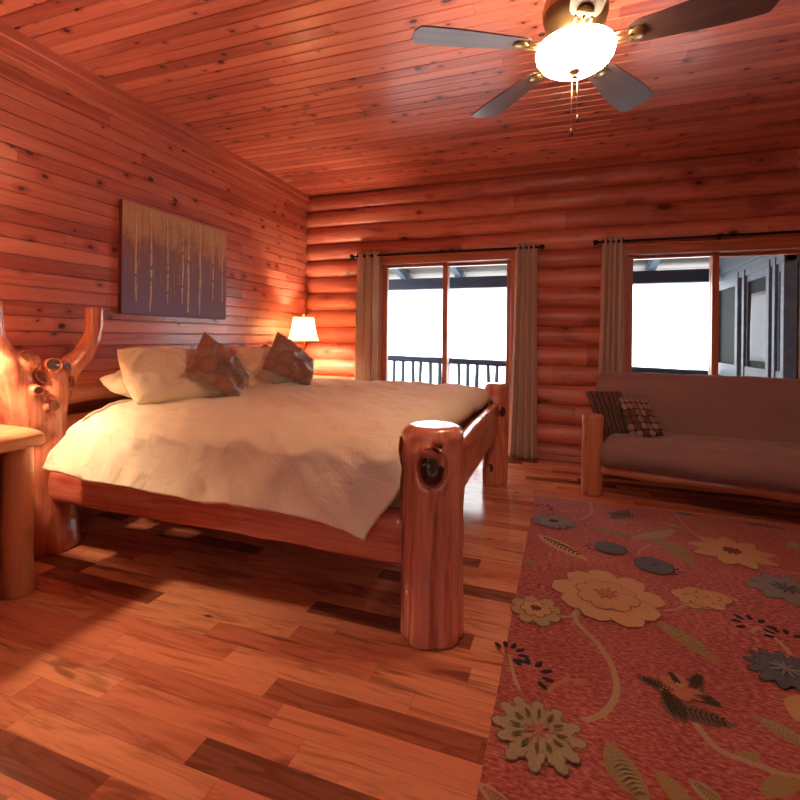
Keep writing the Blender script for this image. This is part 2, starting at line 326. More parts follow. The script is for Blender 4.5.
# ------------------------------------------------------------------ mesh helpers
class MB:
    def __init__(s): s.v = []; s.f = []; s.mi = []; s.sm = []; s.uv = {}
    def add(s, verts, faces, mi=0, smooth=True):
        b = len(s.v); s.v += [Vector(p) for p in verts]
        for f in faces: s.f.append(tuple(b+i for i in f)); s.mi.append(mi); s.sm.append(smooth)
        return b
    def box(s, lo, hi, mi=0, bev=0.0):
        (x0, y0, z0), (x1, y1, z1) = lo, hi
        if bev <= 0:
            v = [(x, y, z) for x in (x0, x1) for y in (y0, y1) for z in (z0, z1)]
            s.add(v, [(0, 1, 3, 2), (4, 6, 7, 5), (0, 4, 5, 1), (2, 3, 7, 6), (0, 2, 6, 4), (1, 5, 7, 3)], mi, False)
        else:
            bm = bmesh.new(); bmesh.ops.create_cube(bm, size=1)
            for w in bm.verts: w.co = Vector(((x0+x1)/2+w.co.x*(x1-x0), (y0+y1)/2+w.co.y*(y1-y0), (z0+z1)/2+w.co.z*(z1-z0)))
            bmesh.ops.bevel(bm, geom=list(bm.edges), offset=bev, segments=2, affect='EDGES', profile=.6)
            bm.verts.index_update()
            s.add([w.co.copy() for w in bm.verts], [tuple(w.index for w in f.verts) for f in bm.faces], mi, False); bm.free()
    def rings(s, rings, closed=True, cap=True, mi=0, smooth=True, capmi=None):
        n = len(rings[0]); b = len(s.v)
        for r in rings: s.v += [Vector(p) for p in r]
        for i in range(len(rings)-1):
            for j in range(n if closed else n-1):
                k = (j+1) % n
                s.f.append((b+i*n+j, b+i*n+k, b+(i+1)*n+k, b+(i+1)*n+j)); s.mi.append(mi); s.sm.append(smooth)
        if cap and closed:
            for r, o in ((0, True), (len(rings)-1, False)):
                idx = [b+r*n+j for j in range(n)]
                s.f.append(tuple(reversed(idx)) if o else tuple(idx)); s.mi.append(mi if capmi is None else capmi); s.sm.append(False)
    def tube(s, pts, rad, seg=12, mi=0, cap=True, amp=0.0, nsc=3.0, seed=0.0, sub=1, capmi=None, smooth=True, fn=None, up=None):
        pts = [Vector(p) for p in pts]; rad = list(rad) if hasattr(rad, '__len__') else [rad]*len(pts)
        if sub > 1:
            P, R = [], []
            n = len(pts)
            for i in range(n-1):
                p0, p1, p2, p3 = pts[max(0, i-1)], pts[i], pts[i+1], pts[min(n-1, i+2)]
                for k in range(sub):
                    t = k/sub
                    P.append(.5*((2*p1)+(p2-p0)*t+(2*p0-5*p1+4*p2-p3)*t*t+(3*p1-p0-3*p2+p3)*t**3)); R.append(rad[i]*(1-t)+rad[i+1]*t)
            P.append(pts[-1]); R.append(rad[-1]); pts, rad = P, R
        T0 = (pts[1]-pts[0]).normalized()
        ref = Vector(up) if up else (Vector((1, 0, 0)) if abs(T0.x) < .7 else Vector((0, 0, 1)))
        N = (ref-T0*ref.dot(T0)).normalized()
        rs = []
        L = 0
        for i, p in enumerate(pts):
            T = (pts[min(i+1, len(pts)-1)]-pts[max(i-1, 0)]).normalized()
            N = (N-T*N.dot(T)).normalized(); Bn = T.cross(N)
            ring = []
            for j in range(seg):
                a = 2*PI*j/seg; d = N*math.cos(a)+Bn*math.sin(a); r = rad[i]
                if amp: 
                    q = (p+d*rad[i])*nsc+Vector((seed, seed*1.7, 0)); r += amp*noise.noise(q)+.4*amp*noise.noise(q*2.7)
                if fn: r += fn(a, i/(len(pts)-1))
                ring.append(p+d*r)
            rs.append(ring)
        s.rings(rs, True, cap, mi, smooth, capmi)
    def log(s, p0, p1, r0, r1=None, seg=28, n=24, amp=.008, nsc=4, seed=0.0, bev=.012, mi=0, fn=None, up=None, capmi=None, bev0=None):
        """a peeled log with softly rounded sawn ends"""
        p0, p1 = Vector(p0), Vector(p1); r1 = r0 if r1 is None else r1; L = (p1-p0).length
        b0_ = bev if bev0 is None else bev0; ts = [0, b0_*.3/L, b0_/L]+[bev/L+(1-2*bev/L)*k/n for k in range(1, n)]+[1-bev/L, 1-bev*.3/L, 1]
        q0 = bev if bev0 is None else bev0; fac = [1-q0/r0, 1-q0*.3/r0, 1]+[1]*(n-1)+[1, 1-bev*.3/r1, 1-bev/r1]
        pts = [p0.lerp(p1, t) for t in ts]; rad = [(r0+(r1-r0)*t)*f for t, f in zip(ts, fac)]
        b = len(s.v)
        s.tube(pts, rad, seg, mi, True, amp, nsc, seed, 1, capmi, True, fn, up)
    def lathe(s, prof, c=(0, 0, 0), seg=32, mi=0, cap=False, axis='Z'):
        c = Vector(c); rs = []
        for r, z in prof:
            rs.append([c+Vector((r*math.cos(2*PI*j/seg), r*math.sin(2*PI*j/seg), z)) for j in range(seg)])
        s.rings(rs, True, cap, mi)
    def sphere(s, c, r, seg=16, mi=0, sc=(1, 1, 1)):
        c = Vector(c); rs = []
        for i in range(seg//2+1):
            a = -PI/2+PI*i/(seg//2); rr = max(math.cos(a), .001)
            rs.append([c+Vector((r*sc[0]*rr*math.cos(2*PI*j/seg), r*sc[1]*rr*math.sin(2*PI*j/seg), r*sc[2]*math.sin(a))) for j in range(seg)])
        s.rings(rs, True, False, mi)
    def grid(s, fn, nu, nv, mi=0, uv=False, smooth=True):
        b = len(s.v)
        for i in range(nu+1):
            for j in range(nv+1): s.v.append(Vector(fn(i/nu, j/nv)))
        for i in range(nu):
            for j in range(nv):
                a = b+i*(nv+1)+j
                if uv: s.uv[len(s.f)] = [(i/nu, j/nv), ((i+1)/nu, j/nv), ((i+1)/nu, (j+1)/nv), (i/nu, (j+1)/nv)]
                s.f.append((a, a+nv+1, a+nv+2, a+1)); s.mi.append(mi); s.sm.append(smooth)
    def build(s, name, mats, parent=None, origin=(0, 0, 0), weld=False, normals=True, loc=None):
        me = bpy.data.meshes.new(name); o_ = Vector(origin)
        me.from_pydata([tuple(p-o_) for p in s.v], [], s.f)
        mats = mats if isinstance(mats, (list, tuple)) else [mats]
        for q in mats: me.materials.append(q)
        me.polygons.foreach_set('material_index', s.mi); me.polygons.foreach_set('use_smooth', s.sm)
        if s.uv:
            ul = me.uv_layers.new(name='UVMap')
            for pi, uvs in s.uv.items():
                for li, q in zip(me.polygons[pi].loop_indices, uvs): ul.data[li].uv = q
        if weld or normals:
            bm = bmesh.new(); bm.from_mesh(me)
            if weld: bmesh.ops.remove_doubles(bm, verts=bm.verts, dist=1e-4)
            if normals: bmesh.ops.recalc_face_normals(bm, faces=bm.faces)
            bm.to_mesh(me); bm.free()
        me.update()
        o = bpy.data.objects.new(name, me); COL.objects.link(o)
        if parent is not None: o.parent = parent
        if loc is not None: o.location = loc
        elif parent is None: o.location = o_
        return o
def tag(o, label=None, cat=None, group=None, kind=None):
    if label: o['label'] = label
    if cat: o['category'] = cat
    if group: o['group'] = group
    if kind: o['kind'] = kind
    return o
def thing(name, label, cat, loc=(0, 0, 0), rz=0.0, group=None):
    o = bpy.data.objects.new(name, None); COL.objects.link(o); o.location = loc; o.rotation_euler = (0, 0, rz)
    o.empty_display_size = .1
    return tag(o, label, cat, group)
def struct(o, label=None, cat=None): return tag(o, label, cat, None, 'structure')
def dup(root, loc, rz=None, label=None):
    r = root.copy(); COL.objects.link(r); r.location = loc
    if rz is not None: r.rotation_euler = (0, 0, rz)
    if label: r['label'] = label
    for ch in list(root.children):
        c = ch.copy(); COL.objects.link(c); c.parent = r
        for gc in list(ch.children):
            d = gc.copy(); COL.objects.link(d); d.parent = c
    return r
def solidify(o, t, off=0.0):
    md = o.modifiers.new('thickness', 'SOLIDIFY'); md.thickness = t; md.offset = off; return o
def subsurf(o, n=1):
    md = o.modifiers.new('smooth', 'SUBSURF'); md.levels = n; md.render_levels = n; return o
def lerp_tab(tab, x):
    if x <= tab[0][0]: return tab[0][1]
    for (a, p), (b, q) in zip(tab, tab[1:]):
        if x <= b:
            t = (x-a)/(b-a); t = t*t*(3-2*t); return p+(q-p)*t
    return tab[-1][1]
def sstep(a, b, x):
    t = max(0, min(1, (x-a)/(b-a))); return t*t*(3-2*t)

# ------------------------------------------------------------------ room shell
XL, YB, XR, YF, ZC = -2.93, 4.98, 3.15, -1.4, 2.89
mb = MB(); mb.box((XL-.15, YF-.15, -.12), (XR+.15, YB+.14, 0)); struct(mb.build('floor', M['floor']), 'red brown hickory board floor with dark heartwood streaks', 'floor')

def vgroove(lo, hi, step, depth, w):
    """profile (pos, depth) of tongue and groove boards with V joints"""
    k0 = math.floor(lo/step); out = []; k = k0
    out.append((lo, 0.0))
    while k*step <= hi:
        c = k*step
        for q, d in ((c-w, 0.0), (c-.0016, depth), (c+.0016, depth), (c+w, 0.0)):
            if lo < q < hi: out.append((q, d))
        k += 1
    out.append((hi, 0.0)); return out
pr = vgroove(0, ZC+.02, .087, .010, .007)
mb = MB(); mb.rings([[(XL-d, y, z) for z, d in pr]+[(XL-.12, y, ZC+.02), (XL-.12, y, 0)] for y in (YF, YB+.1)], True, True, 0, False)
struct(mb.build('wall_left', M['wall_plank']), 'knotty pine plank wall behind the bed', 'wall')
pr = vgroove(YF-.1, YB+.12, .087, .010, .006)
mb = MB(); mb.rings([[(x, y, ZC+d) for y, d in pr]+[(x, YB+.12, ZC+.12), (x, YF-.1, ZC+.12)] for x in (XL-.1, XR+.1)], True, True, 0, False)
struct(mb.build('ceiling', M['ceil_plank']), 'knotty pine plank ceiling above the bed and fan', 'ceiling')

D1, D2 = (-2.01, -.485), (.51, 2.05); DZ = 2.10
def log_wall(name, along, lo, hi, base, sign, gaps, label):
    """stack of round logs along an axis; gaps = openings (a, b, top)"""
    mb = MB(); H = .195; k = -1
    while True:
        z0 = k*H-.035; zc = z0+H/2
        if z0 > ZC: break
        segs = [(lo, hi)]
        for a, b, top, bot in gaps:
            if z0 < top-.02 and z0+H > bot+.02:
                segs = [q for s0, s1 in segs for q in ((s0, min(s1, a)), (max(s0, b), s1)) if q[1]-q[0] > .01]
        for s0, s1 in segs:
            n = max(4, int((s1-s0)/.08)); rs = []
            for i in range(n+1):
                x = s0+(s1-s0)*i/n
                dz = .012*noise.noise(Vector((x*.7, k*5.3, 1.0))); dr = .008*noise.noise(Vector((x*1.1, k*3.1, 9.0)))
                ring = []
                for j in range(22):
                    a = 2*PI*j/22; c, s_ = math.cos(a), math.sin(a)
                    rr = 1+.035*noise.noise(Vector((x*1.5, c*1.3+k*7, s_*1.3)))
                    u = base+sign*(.015+(.095+dr)*c*rr); z = zc+dz+(H/2+.010)*s_*rr
                    ring.append((x, u, z) if along == 'x' else (u, x, z))
                rs.append(ring)
            mb.rings(rs)
        k += 1
    o = mb.build(name, M['log_wall'] if along == 'x' else M['log_wall_y']); return struct(o, label, 'wall')
M['log_wall_y'] = wood('side log wall courses', 1, 2, LOGT, plank=.195, length=2.7, knots=.42, ksize=1.7, kscale=(3.6, 6.0), rough=.46, coat=.12, var=.26, knot_col=(.06, .017, .01), bumpy=.3, stain=.4, streak=.45, shift=(.035, 0, 0))
log_wall('wall_back', 'x', XL, XR+.1, YB+.045, -1, [(D1[0]+.01, D1[1]-.01, DZ-.03, -1), (D2[0]+.01, D2[1]-.01, DZ-.05, .55)], 'varnished round log wall with a glass door and a wide window')
log_wall('wall_right', 'y', YF, YB+.1, XR+.02, -1, [], 'round log wall closing the room beyond the futon')
log_wall('wall_front', 'x', XL, XR+.1, YF-.05, 1, [(-.32, .32, 2.12, .92)], 'round log wall facing the glass door')

# crown boards where the plank wall meets the ceiling
mb = MB(); mb.box((XL, YF, ZC-.125), (XL+.020, YB-.05, ZC+.002), bev=.003); mb.box((XL+.02, YF, ZC-.062), (XL+.038, YB-.05, ZC+.002), bev=.004); mb.box((XL, YF, ZC-.150), (XL+.012, YB-.05, ZC-.125), bev=.003)
struct(mb.build('trim_1', M['trimy']), 'stepped pine crown board along the plank wall', 'trim')
mb = MB(); mb.box((D1[1]+.02, YB-.075, 0), (D2[0]-.02, YB-.03, .055), bev=.01)
struct(mb.build('baseboard_back', M['trimx']), 'low pine baseboard between the glass door and the futon', 'baseboard')

# ------------------------------------------------------------------ sliding doors
def sliding_door(name, x0, x1, top, label, z0=0.0, cat='door'):
    yf = YB-.035
    mb = MB()
    for a, b in ((x0, x0+.045), (x1-.045, x1)): mb.box((a, yf-.03, z0), (b, yf+.19, top-.075), bev=.004)
    mb.box((x0-.03, yf-.035, top-.075), (x1+.03, yf+.19, top), 1, bev=.004)
    mb.box((x0-.06, yf-.045, top), (x1+.06, yf-.005, top+.03), 1, bev=.006)
    mb.box((x0-.03*(z0 > 0), yf-.02-.03*(z0 > 0), z0), (x1+.03*(z0 > 0), yf+.19, z0+.035), 1)
    fr = struct(mb.build(name, [M['trim'], M['trimx']], origin=((x0+x1)/2, yf, 0)), label, cat)
    mid = (x0+x1)/2+.01
    for (a, b, dy, nm) in ((x0+.045, mid+.028, .045, 'fixed_sash'), (mid-.028, x1-.045, .10, 'sliding_sash')):
        m2 = MB(); y0, y1 = yf+dy, yf+dy+.045; s = .055
        m2.box((a, y0, z0+.035), (a+s, y1, top-.075), bev=.003); m2.box((b-s, y0, z0+.035), (b, y1, top-.075), bev=.003)
        m2.box((a+s, y0, z0+.035), (b-s, y1, z0+.035+.08), 1, bev=.003); m2.box((a+s, y0, top-.075-.03), (b-s, y1, top-.075), 1, bev=.003)
        sh = m2.build(nm, [M['trim'], M['trimx']], fr, ((x0+x1)/2, yf, 0))
        m3 = MB(); m3.box((a+s-.005, y0+.018, z0+.11), (b-s+.005, y0+.024, top-.10))
        m3.build('glass_pane', M['glass'], sh, ((x0+x1)/2, yf, 0))
        if nm == 'sliding_sash':
            m4 = MB(); m4.box((a+.012, y0-.018, 1.55), (a+.035, y0, 1.59), bev=.004)
            m4.box((a+.012, y0-.02, .95), (a+.035, y0, 1.12), bev=.005)
            m4.build('latch', M['black_metal'], sh, ((x0+x1)/2, yf, 0))
    return fr
sliding_door('door_1', D1[0], D1[1], DZ, 'sliding glass door behind the bed, two curtains')
sliding_door('window_1', D2[0], D2[1], DZ-.015, 'wide sliding window behind the futon', .53, 'window')

mb = MB()
for a_, b_ in ((-.33, -.27), (.27, .33), (-.02, .02)): mb.box((a_, YF-.14, .90), (b_, YF+.06, 2.13), bev=.004)
mb.box((-.33, YF-.14, 2.08), (.33, YF+.06, 2.15), 1, bev=.004); mb.box((-.35, YF-.14, .88), (.35, YF+.08, .94), 1, bev=.004)
wf = struct(mb.build('added_window', [M['trim'], M['trimx']], origin=(0, YF, 0)), 'unseen window added behind the camera to light the bed front', 'window')  # added window, out of view, lets soft daylight onto the bed front
mb = MB(); mb.box((-.27, YF-.06, .94), (-.02, YF-.054, 2.08)); mb.build('glass_pane', M['glass'], wf, (0, YF, 0))
mb = MB(); mb.box((.02, YF-.06, .94), (.27, YF-.054, 2.08)); mb.build('glass_pane', M['glass'], wf, (0, YF, 0))
# ------------------------------------------------------------------ curtains
def curtain_rod(x0, x1, z, label):
    t = thing('curtain_rod', label, 'curtain rod', ((x0+x1)/2, 4.85, z), group='black curtain rods')
    o = ((x0+x1)/2, 4.85, z)
    mb = MB(); mb.tube([(x0, 4.85, z), (x1, 4.85, z)], .011, 12); mb.build('pole', M['black_metal'], t, o)
    for x, sg in ((x0, -1), (x1, 1)):
        mb = MB(); mb.sphere((x+sg*.022, 4.85, z), .026, 14); mb.tube([(x, 4.85, z), (x+sg*.008, 4.85, z)], .017, 12); mb.build('finial', M['black_metal'], t, o)
    for x in (x0+.045, (x0+x1)/2, x1-.045):
        mb = MB(); mb.box((x-.012, 4.85, z-.007), (x+.012, 4.938, z+.004)); mb.box((x-.016, 4.925, z-.03), (x+.016, 4.938, z+.045), bev=.003); mb.tube([(x, 4.85, z+.0), (x, 4.85, z+.022)], .009, 8)
        mb.build('bracket', M['black_metal'], t, o)
    return t
curtain_rod(-2.27, -.245, 2.12, 'black curtain rod with ball ends over the door behind the bed')
curtain_rod(.29, 2.30, 2.135, 'black curtain rod with ball ends over the window behind the futon')
def curtain(top, bot, z1, folds, seed, label):
    (a0, a1), (b0, b1) = top, bot
    z0 = .015
    def fn(u, v):
        w = v**1.4
        x = (a0+(a1-a0)*u)*(1-w)+(b0+(b1-b0)*u)*w
        ph = 2*PI*folds*u+seed+.5*noise.noise(Vector((u*3, v*1.5, seed)))
        am = .040+.012*v
        return (x+.012*math.sin(ph*2+.6), 4.85+am*math.sin(ph)+.010*noise.noise(Vector((u*7, v*3, seed+4))), z1+(z0-z1)*v)
    mb = MB(); mb.grid(fn, 72, 46)
    o = mb.build('curtain', M['curtain'], origin=((a0+a1)/2, 4.85, 0)); solidify(o, .004)
    tag(o, label, 'curtain', 'taupe grommet curtains')
    for k in range(int(folds*2)):
        u = (k+.5)/(folds*2); x = a0+(a1-a0)*u
        if k % 2 == 0 or True:
            m2 = MB(); m2.tube([Vector((x, 4.85+.020*math.cos(q*2*PI/14), z1-.045+.020*math.sin(q*2*PI/14))) for q in range(15)], .004, 6, cap=False)
            m2.build('grommet', M['black_metal'], o, ((a0+a1)/2, 4.85, 0))
    return o
curtain((-2.245, -1.975), (-2.29, -1.97), 2.165, 3, .4, 'gathered taupe curtain between the lamp corner and the glass door')
curtain((-.475, -.275), (-.535, -.25), 2.165, 4, 1.5, 'gathered taupe curtain just behind the far foot post of the bed')
curtain((.335, .52), (.295, .51), 2.18, 4, 2.3, 'gathered taupe curtain behind the futon arm and its cushions')

# ------------------------------------------------------------------ painting
PYa, PYb, PZa, PZb = 2.425, 3.485, 1.352, 2.142
po = (XL+.003, PYa, PZa)
mb = MB()
mb.box((XL+.003, PYa, PZa), (XL+.036, PYb, PZb), 1)
mb.box((XL+.036, PYa+.001, PZa+.001), (XL+.0368, PYb-.001, PZb-.001), 0)
rp = random.Random(3)
def strip(y, z0, z1, w, mi, xo):
    n = max(4, int((z1-z0)/.022)); dr = 0.0; L, R = [], []
    for i in range(n+1):
        z = z0+(z1-z0)*i/n; dr += rp.uniform(-.0022, .0022); q = y+dr
        ww = w*rp.choice((.55, .8, 1, 1.15, .9))*(.55+.45*math.sin(PI*min(1, .15+i/n)))
        L.append((XL+.0368+xo, q-ww/2, z)); R.append((XL+.0368+xo, q+ww/2, z))
        if len(L) > 2 and rp.random() < .05:
            mb.rings([L, R], closed=False, cap=False, mi=mi, smooth=False); L, R = [], []
    if len(L) > 1: mb.rings([L, R], closed=False, cap=False, mi=mi, smooth=False)
for y, b, t_, w in ((.12, .09, .78, .015), (.235, .03, .78, .018), (.40, .10, .76, .013), (.545, .10, .75, .016), (.605, .04, .77, .020), (.735, .03, .77, .019), (.885, .16, .74, .014), (1.01, .16, .76, .013)):
    strip(PYa+y, PZa+b, PZa+t_, w, 2, .0006)
for k in range(90):
    y = PYa+.03+rp.random()*1.0; b = .12+rp.random()*.55; strip(y, PZa+b, PZa+min(.785, b+.06+rp.random()*.22), rp.choice((.003, .004, .006)), rp.choice((3, 3, 4, 5)), .0003)
o = mb.build('canvas_painting', [M['art'], M['canvas_edge'], M['art_trunk'], M['art_twig'], M['art_amber'], M['art_plum']], origin=po, normals=False)
tag(o, 'unframed canvas painting of pale birch trunks on the plank wall', 'painting')

# ------------------------------------------------------------------ bed
FP, FF, HN, HF = (-.515, 1.872), (-.555, 3.965), (-2.757, 1.88), (-2.757, 3.95)
BO = (-1.65, 2.92, 0)
bed = thing('log_bed', 'rustic varnished log bed with thick gnarled corner posts', 'bed', BO)
# near foot post: flared, furrowed log with a large knot hollow facing the room
def post_fn(a, t):
    da = ((a-AK+PI) % (2*PI))-PI; z = t*.848; r = 0
    fur = math.exp(-((da-.16-.10*(t-.5))/.07)**2)*sstep(.78, .60, t)*(.25+.75*sstep(0, .4, t)); r -= .020*fur
    r -= .010*math.exp(-((da-.42+.1*(t-.5))/.05)**2)*sstep(.88, .6, t)
    r += .012*math.exp(-((da+.42)/.28)**2)*sstep(.95, .4, t)
    r += .010*math.exp(-((da-.60)/.26)**2)*sstep(.98, .3, t)
    r -= .007*math.exp(-((da-1.1)/.10)**2)*sstep(.9, .5, t)
    r -= .007*math.exp(-((da+.80-.2*t)/.09)**2)*sstep(.97, .6, t)
    r += .0022*math.sin(da*26+3*math.sin(t*5)+2*noise.noise(Vector((da*2, t*4, 0))))*sstep(.9, .6, t)*sstep(0, .35, t)
    e = math.hypot((da+.02)*.131/.054, (z-.705)/.074)
    r += .012*math.exp(-((e-1.25)/.30)**2)-.030*sstep(1.05, .55, e)
    e2 = math.hypot((da-.12)*.131/.026, (z-.790)/.024); r += -.016*sstep(1.1, .5, e2)+.005*math.exp(-((e2-1.4)/.4)**2)
    e3 = math.hypot((da+.33)*.131/.020, (z-.755)/.030); r += -.016*sstep(1.1, .5, e3)
    r += .014*math.exp(-(((da+.24)*.131/.026)**2+((z-.79)/.026)**2))
    v = sstep(.48, .62, z)*sstep(.66, .60, z); r -= .016*v*math.exp(-((da-.03)/.09)**2)
    return r
dirc = math.atan2(-FP[1], -FP[0])
AK = dirc
mb = MB()
mb.log((FP[0]+.006, FP[1], .0), (FP[0]+.006, FP[1], .848), .131, .127, seg=96, n=90, amp=.010, nsc=4.5, seed=2.0, bev=.038, bev0=.012, fn=post_fn, up=(1, 0, 0))
fp = mb.build('foot_post', M['bed_z'], bed, BO)
def knot_patch(da0, z0, ra, rz_, name, m, label, q0=0.0, q1=1.0, lift=.002, swell=0.0):
    """a disc or ring that follows the carved surface of the near foot post"""
    mb = MB(); rs = []; N_ = 40; nq = 9
    for i in range(nq+1):
        q = max(.01, q1+(q0-q1)*i/nq); ring = []
        for j in range(N_):
            f = 2*PI*j/N_; da = da0+ra/.131*q*math.cos(f); z = z0+rz_*q*math.sin(f); t = z/.848
            base = Vector((FP[0]+.006, FP[1], z)); dv = Vector((math.cos(AK+da), math.sin(AK+da), 0)); r0 = .131-.004*t
            p4 = (base+dv*r0)*4.5+Vector((2.0, 3.4, 0)); r = r0+.010*noise.noise(p4)+.004*noise.noise(p4*2.7)+post_fn(AK+da, t)
            k = math.sin(PI*i/nq) if swell else 0
            r += lift+swell*k+(.006*noise.noise(Vector((da*60, z*60, 2))) if not swell else .002*noise.noise(Vector((da*30, z*30, 1))))
            ring.append(base+dv*r)
        rs.append(ring)
    mb.rings(rs, True, False)
    return tag(mb.build(name, m, fp, BO), label)
knot_patch(-.02, .705, .054, .074, 'knot', M['knot'], 'dark hollow knot', 0, 1.0, .003)
knot_patch(-.02, .705, .054, .074, 'knot_rim', M['knot_rim'], 'rounded rim of the hollow knot', .92, 1.14, .001, .010)
knot_patch(.12, .790, .023, .020, 'knot', M['knot'], 'small dark knot', 0, 1.0, .003)
knot_patch(-.33, .755, .016, .026, 'knot', M['knot'], 'small dark knot', 0, 1.0, .003)
# far foot post with a knot
mb = MB()
def post2(a, t): return .012*math.sin(3*a+1)*sstep(1, .2, t)+.006*math.sin(a*5)+.012*math.exp(-((t-.55)/.2)**2)*math.cos(a-2)
mb.log((FF[0], FF[1], 0), (FF[0]+.01, FF[1], .835), .100, .098, seg=56, n=50, amp=.014, nsc=5, seed=8.0, bev=.030, bev0=.012, fn=post2)
fp2 = mb.build('foot_post', M['bed_z'], bed, BO)
for da, z, rr in ((.75, .61, .030), (-.25, .15, .026), (-.2, .68, .014)):
    a = math.atan2(-FF[1], -FF[0])+da; d2 = Vector((math.cos(a), math.sin(a), 0)); s2 = Vector((-d2.y, d2.x, 0)); c2 = Vector((FF[0], FF[1], z))+d2*.103
    mb = MB(); mb.rings([[c2+s2*(rr*q*math.cos(2*PI*j/18))+Vector((0, 0, rr*1.4*q*math.sin(2*PI*j/18)))+d2*dep for j in range(18)] for q, dep in ((1.1, -.008), (.9, .008), (.6, .004), (.02, .006))], True, False)
    tag(mb.build('knot', M['knot'], fp2, BO), 'dark knot')
# forked near head post
def fused(name, tubes, m, parent, voxel=.009, smooth_it=4):
    mb = MB()
    for i, (pts, rad) in enumerate(tubes): mb.tube(pts, rad, 24, amp=.014, nsc=6, seed=i*3.1+1, sub=7)
    o = mb.build(name, m, parent, BO)
    md = o.modifiers.new('fuse', 'REMESH'); md.mode = 'VOXEL'; md.voxel_size = voxel; md.use_smooth_shade = True
    sm = o.modifiers.new('soften', 'SMOOTH'); sm.factor = .5; sm.iterations = smooth_it
    return o
X0 = -2.745
def P3(y, z, dx=0): return (X0+dx, y, z)
hp = fused('head_post', [
    ([P3(1.855, 0, .0), P3(1.84, .30), P3(1.815, .60), P3(1.80, .86)], [.148, .138, .126, .105]),
    ([P3(1.80, .60), P3(1.715, .84, .01), P3(1.625, 1.01, .02), P3(1.555, 1.17, .02), P3(1.535, 1.375, .02)], [.118, .102, .080, .064, .056]),
    ([P3(1.825, .70), P3(1.83, .90, .02), P3(1.79, 1.04, .03)], [.112, .096, .070]),
    ([P3(1.85, .84, .0), P3(1.935, .985, .02), P3(2.025, 1.10, .03), P3(2.078, 1.23, .035), P3(2.085, 1.372, .035)], [.08, .068, .058, .053, .050]),
    ([P3(1.81, 1.02, .06), P3(1.785, 1.035, .125)], [.046, .042]),
    ([P3(1.68, 1.02, .02), P3(1.695, 1.075, .085)], [.06, .055]),
    ([P3(1.74, .90, .06), P3(1.705, .905, .135)], [.034, .030]),
    ([P3(1.80, .81, .07), P3(1.78, .815, .140)], [.036, .032]),
], M['bed_z'], bed)
def disc(parent, c, nrm, r, m, name='knot', label='dark sawn knot', ry=1.0):
    c = Vector(c); nrm = Vector(nrm).normalized(); a = nrm.orthogonal().normalized(); b = nrm.cross(a); mb = MB()
    mb.rings([[c+a*(r*q*math.cos(2*PI*j/20))+b*(r*ry*q*math.sin(2*PI*j/20))+nrm*h for j in range(20)] for q, h in ((1.08, -.012), (1.03, -.001), (.95, .003), (.86, .001))], True, False, 1)
    mb.rings([[c+a*(r*q*math.cos(2*PI*j/20))+b*(r*ry*q*math.sin(2*PI*j/20))+nrm*(h+.002*noise.noise(Vector((j*.8, q*4, r*90)))) for j in range(20)] for q, h in ((.88, .0015), (.5, .0005), (.02, .0015))], True, False, 0)
    return tag(mb.build(name, [m, M['knot_rim']], parent, BO), label)
disc(hp, P3(1.783, 1.037, .130), (.9, -.25, .2), .036, M['knot'])
disc(hp, P3(1.696, 1.078, .090), (.75, 0, .65), .046, M['endgrain'], label='grey sawn stub end')
disc(hp, P3(1.704, .905, .138), (.95, -.3, .05), .023, M['knot'])
disc(hp, P3(1.779, .815, .142), (.95, -.15, .05), .028, M['endgrain'], label='grey sawn stub end')
disc(hp, P3(1.925, .930, .082), (.75, .65, -.1), .022, M['knot'], ry=1.7)
disc(hp, P3(1.895, 1.025, .083), (.9, .25, .2), .020, M['knot'], ry=1.9)
disc(hp, P3(1.745, .965, .097), (.95, -.2, .1), .016, M['knot'], ry=2.2)
hp2 = fused('head_post', [
    ([P3(3.95, 0, -.01), P3(3.95, .4, -.01), P3(3.94, .8), P3(3.95, 1.02)], [.14, .13, .12, .09]),
    ([P3(3.93, .85), P3(3.88, 1.02, .02), P3(3.80, 1.10, .03)], [.08, .06, .045]),
], M['bed_z'], bed, .014, 5)
mb = MB(); mb.log((-2.775, 1.93, .885), (-2.775, 3.9, .885), .095, seg=28, n=40, amp=.012, seed=4); mb.log((-2.775, 1.93, .64), (-2.775, 3.9, .64), .09, seg=24, n=30, amp=.012, seed=5); mb.build('headboard', M['bed_y'], bed, BO)
# footboard: live-edge slab between the foot posts
mb = MB()
def fb(u, v):
    return None
rs = []
for i in range(41):
    t = i/40; y = FP[1]+.06+(FF[1]-FP[1]-.10)*t; x = -.505-.03*t
    zt = .695-.012*t+.010*noise.noise(Vector((t*5, 1, 0))); zb = .425+.016*noise.noise(Vector((t*5, 7, 0)))
    ring = []
    for j in range(24):
        a = 2*PI*j/24; c_, s_ = math.cos(a), math.sin(a)
        ring.append((x+.034*math.copysign(abs(c_)**.32, c_)+.004*noise.noise(Vector((t*9, a, 2))), y, (zt+zb)/2+(zt-zb)/2*math.copysign(abs(s_)**.3, s_)))
    rs.append(ring)
mb.rings(rs); mb.build('footboard', M['bed_y'], bed, BO)
for y, x0, x1 in ((1.835, HN[0]+.10, FP[0]-.09), (3.985, HF[0]+.09, FF[0]-.07)):
    rs = []
    for i in range(61):
        t = i/60; x = x0+(x1-x0)*t; ring = []
        zt = .492+.008*noise.noise(Vector((t*6, y, 0))); zb = .285+.010*noise.noise(Vector((t*5, y+4, 0)))
        for j in range(24):
            a = 2*PI*j/24; c_, s_ = math.cos(a), math.sin(a)
            ring.append((x, y+.06*math.copysign(abs(c_)**.5, c_)+.008*noise.noise(Vector((t*14, a, y))), (zt+zb)/2+(zt-zb)/2*math.copysign(abs(s_)**.5, s_)))
        rs.append(ring)
    mb = MB(); mb.rings(rs); mb.build('side_rail', M['bed_x'], bed, BO)
mb = MB()
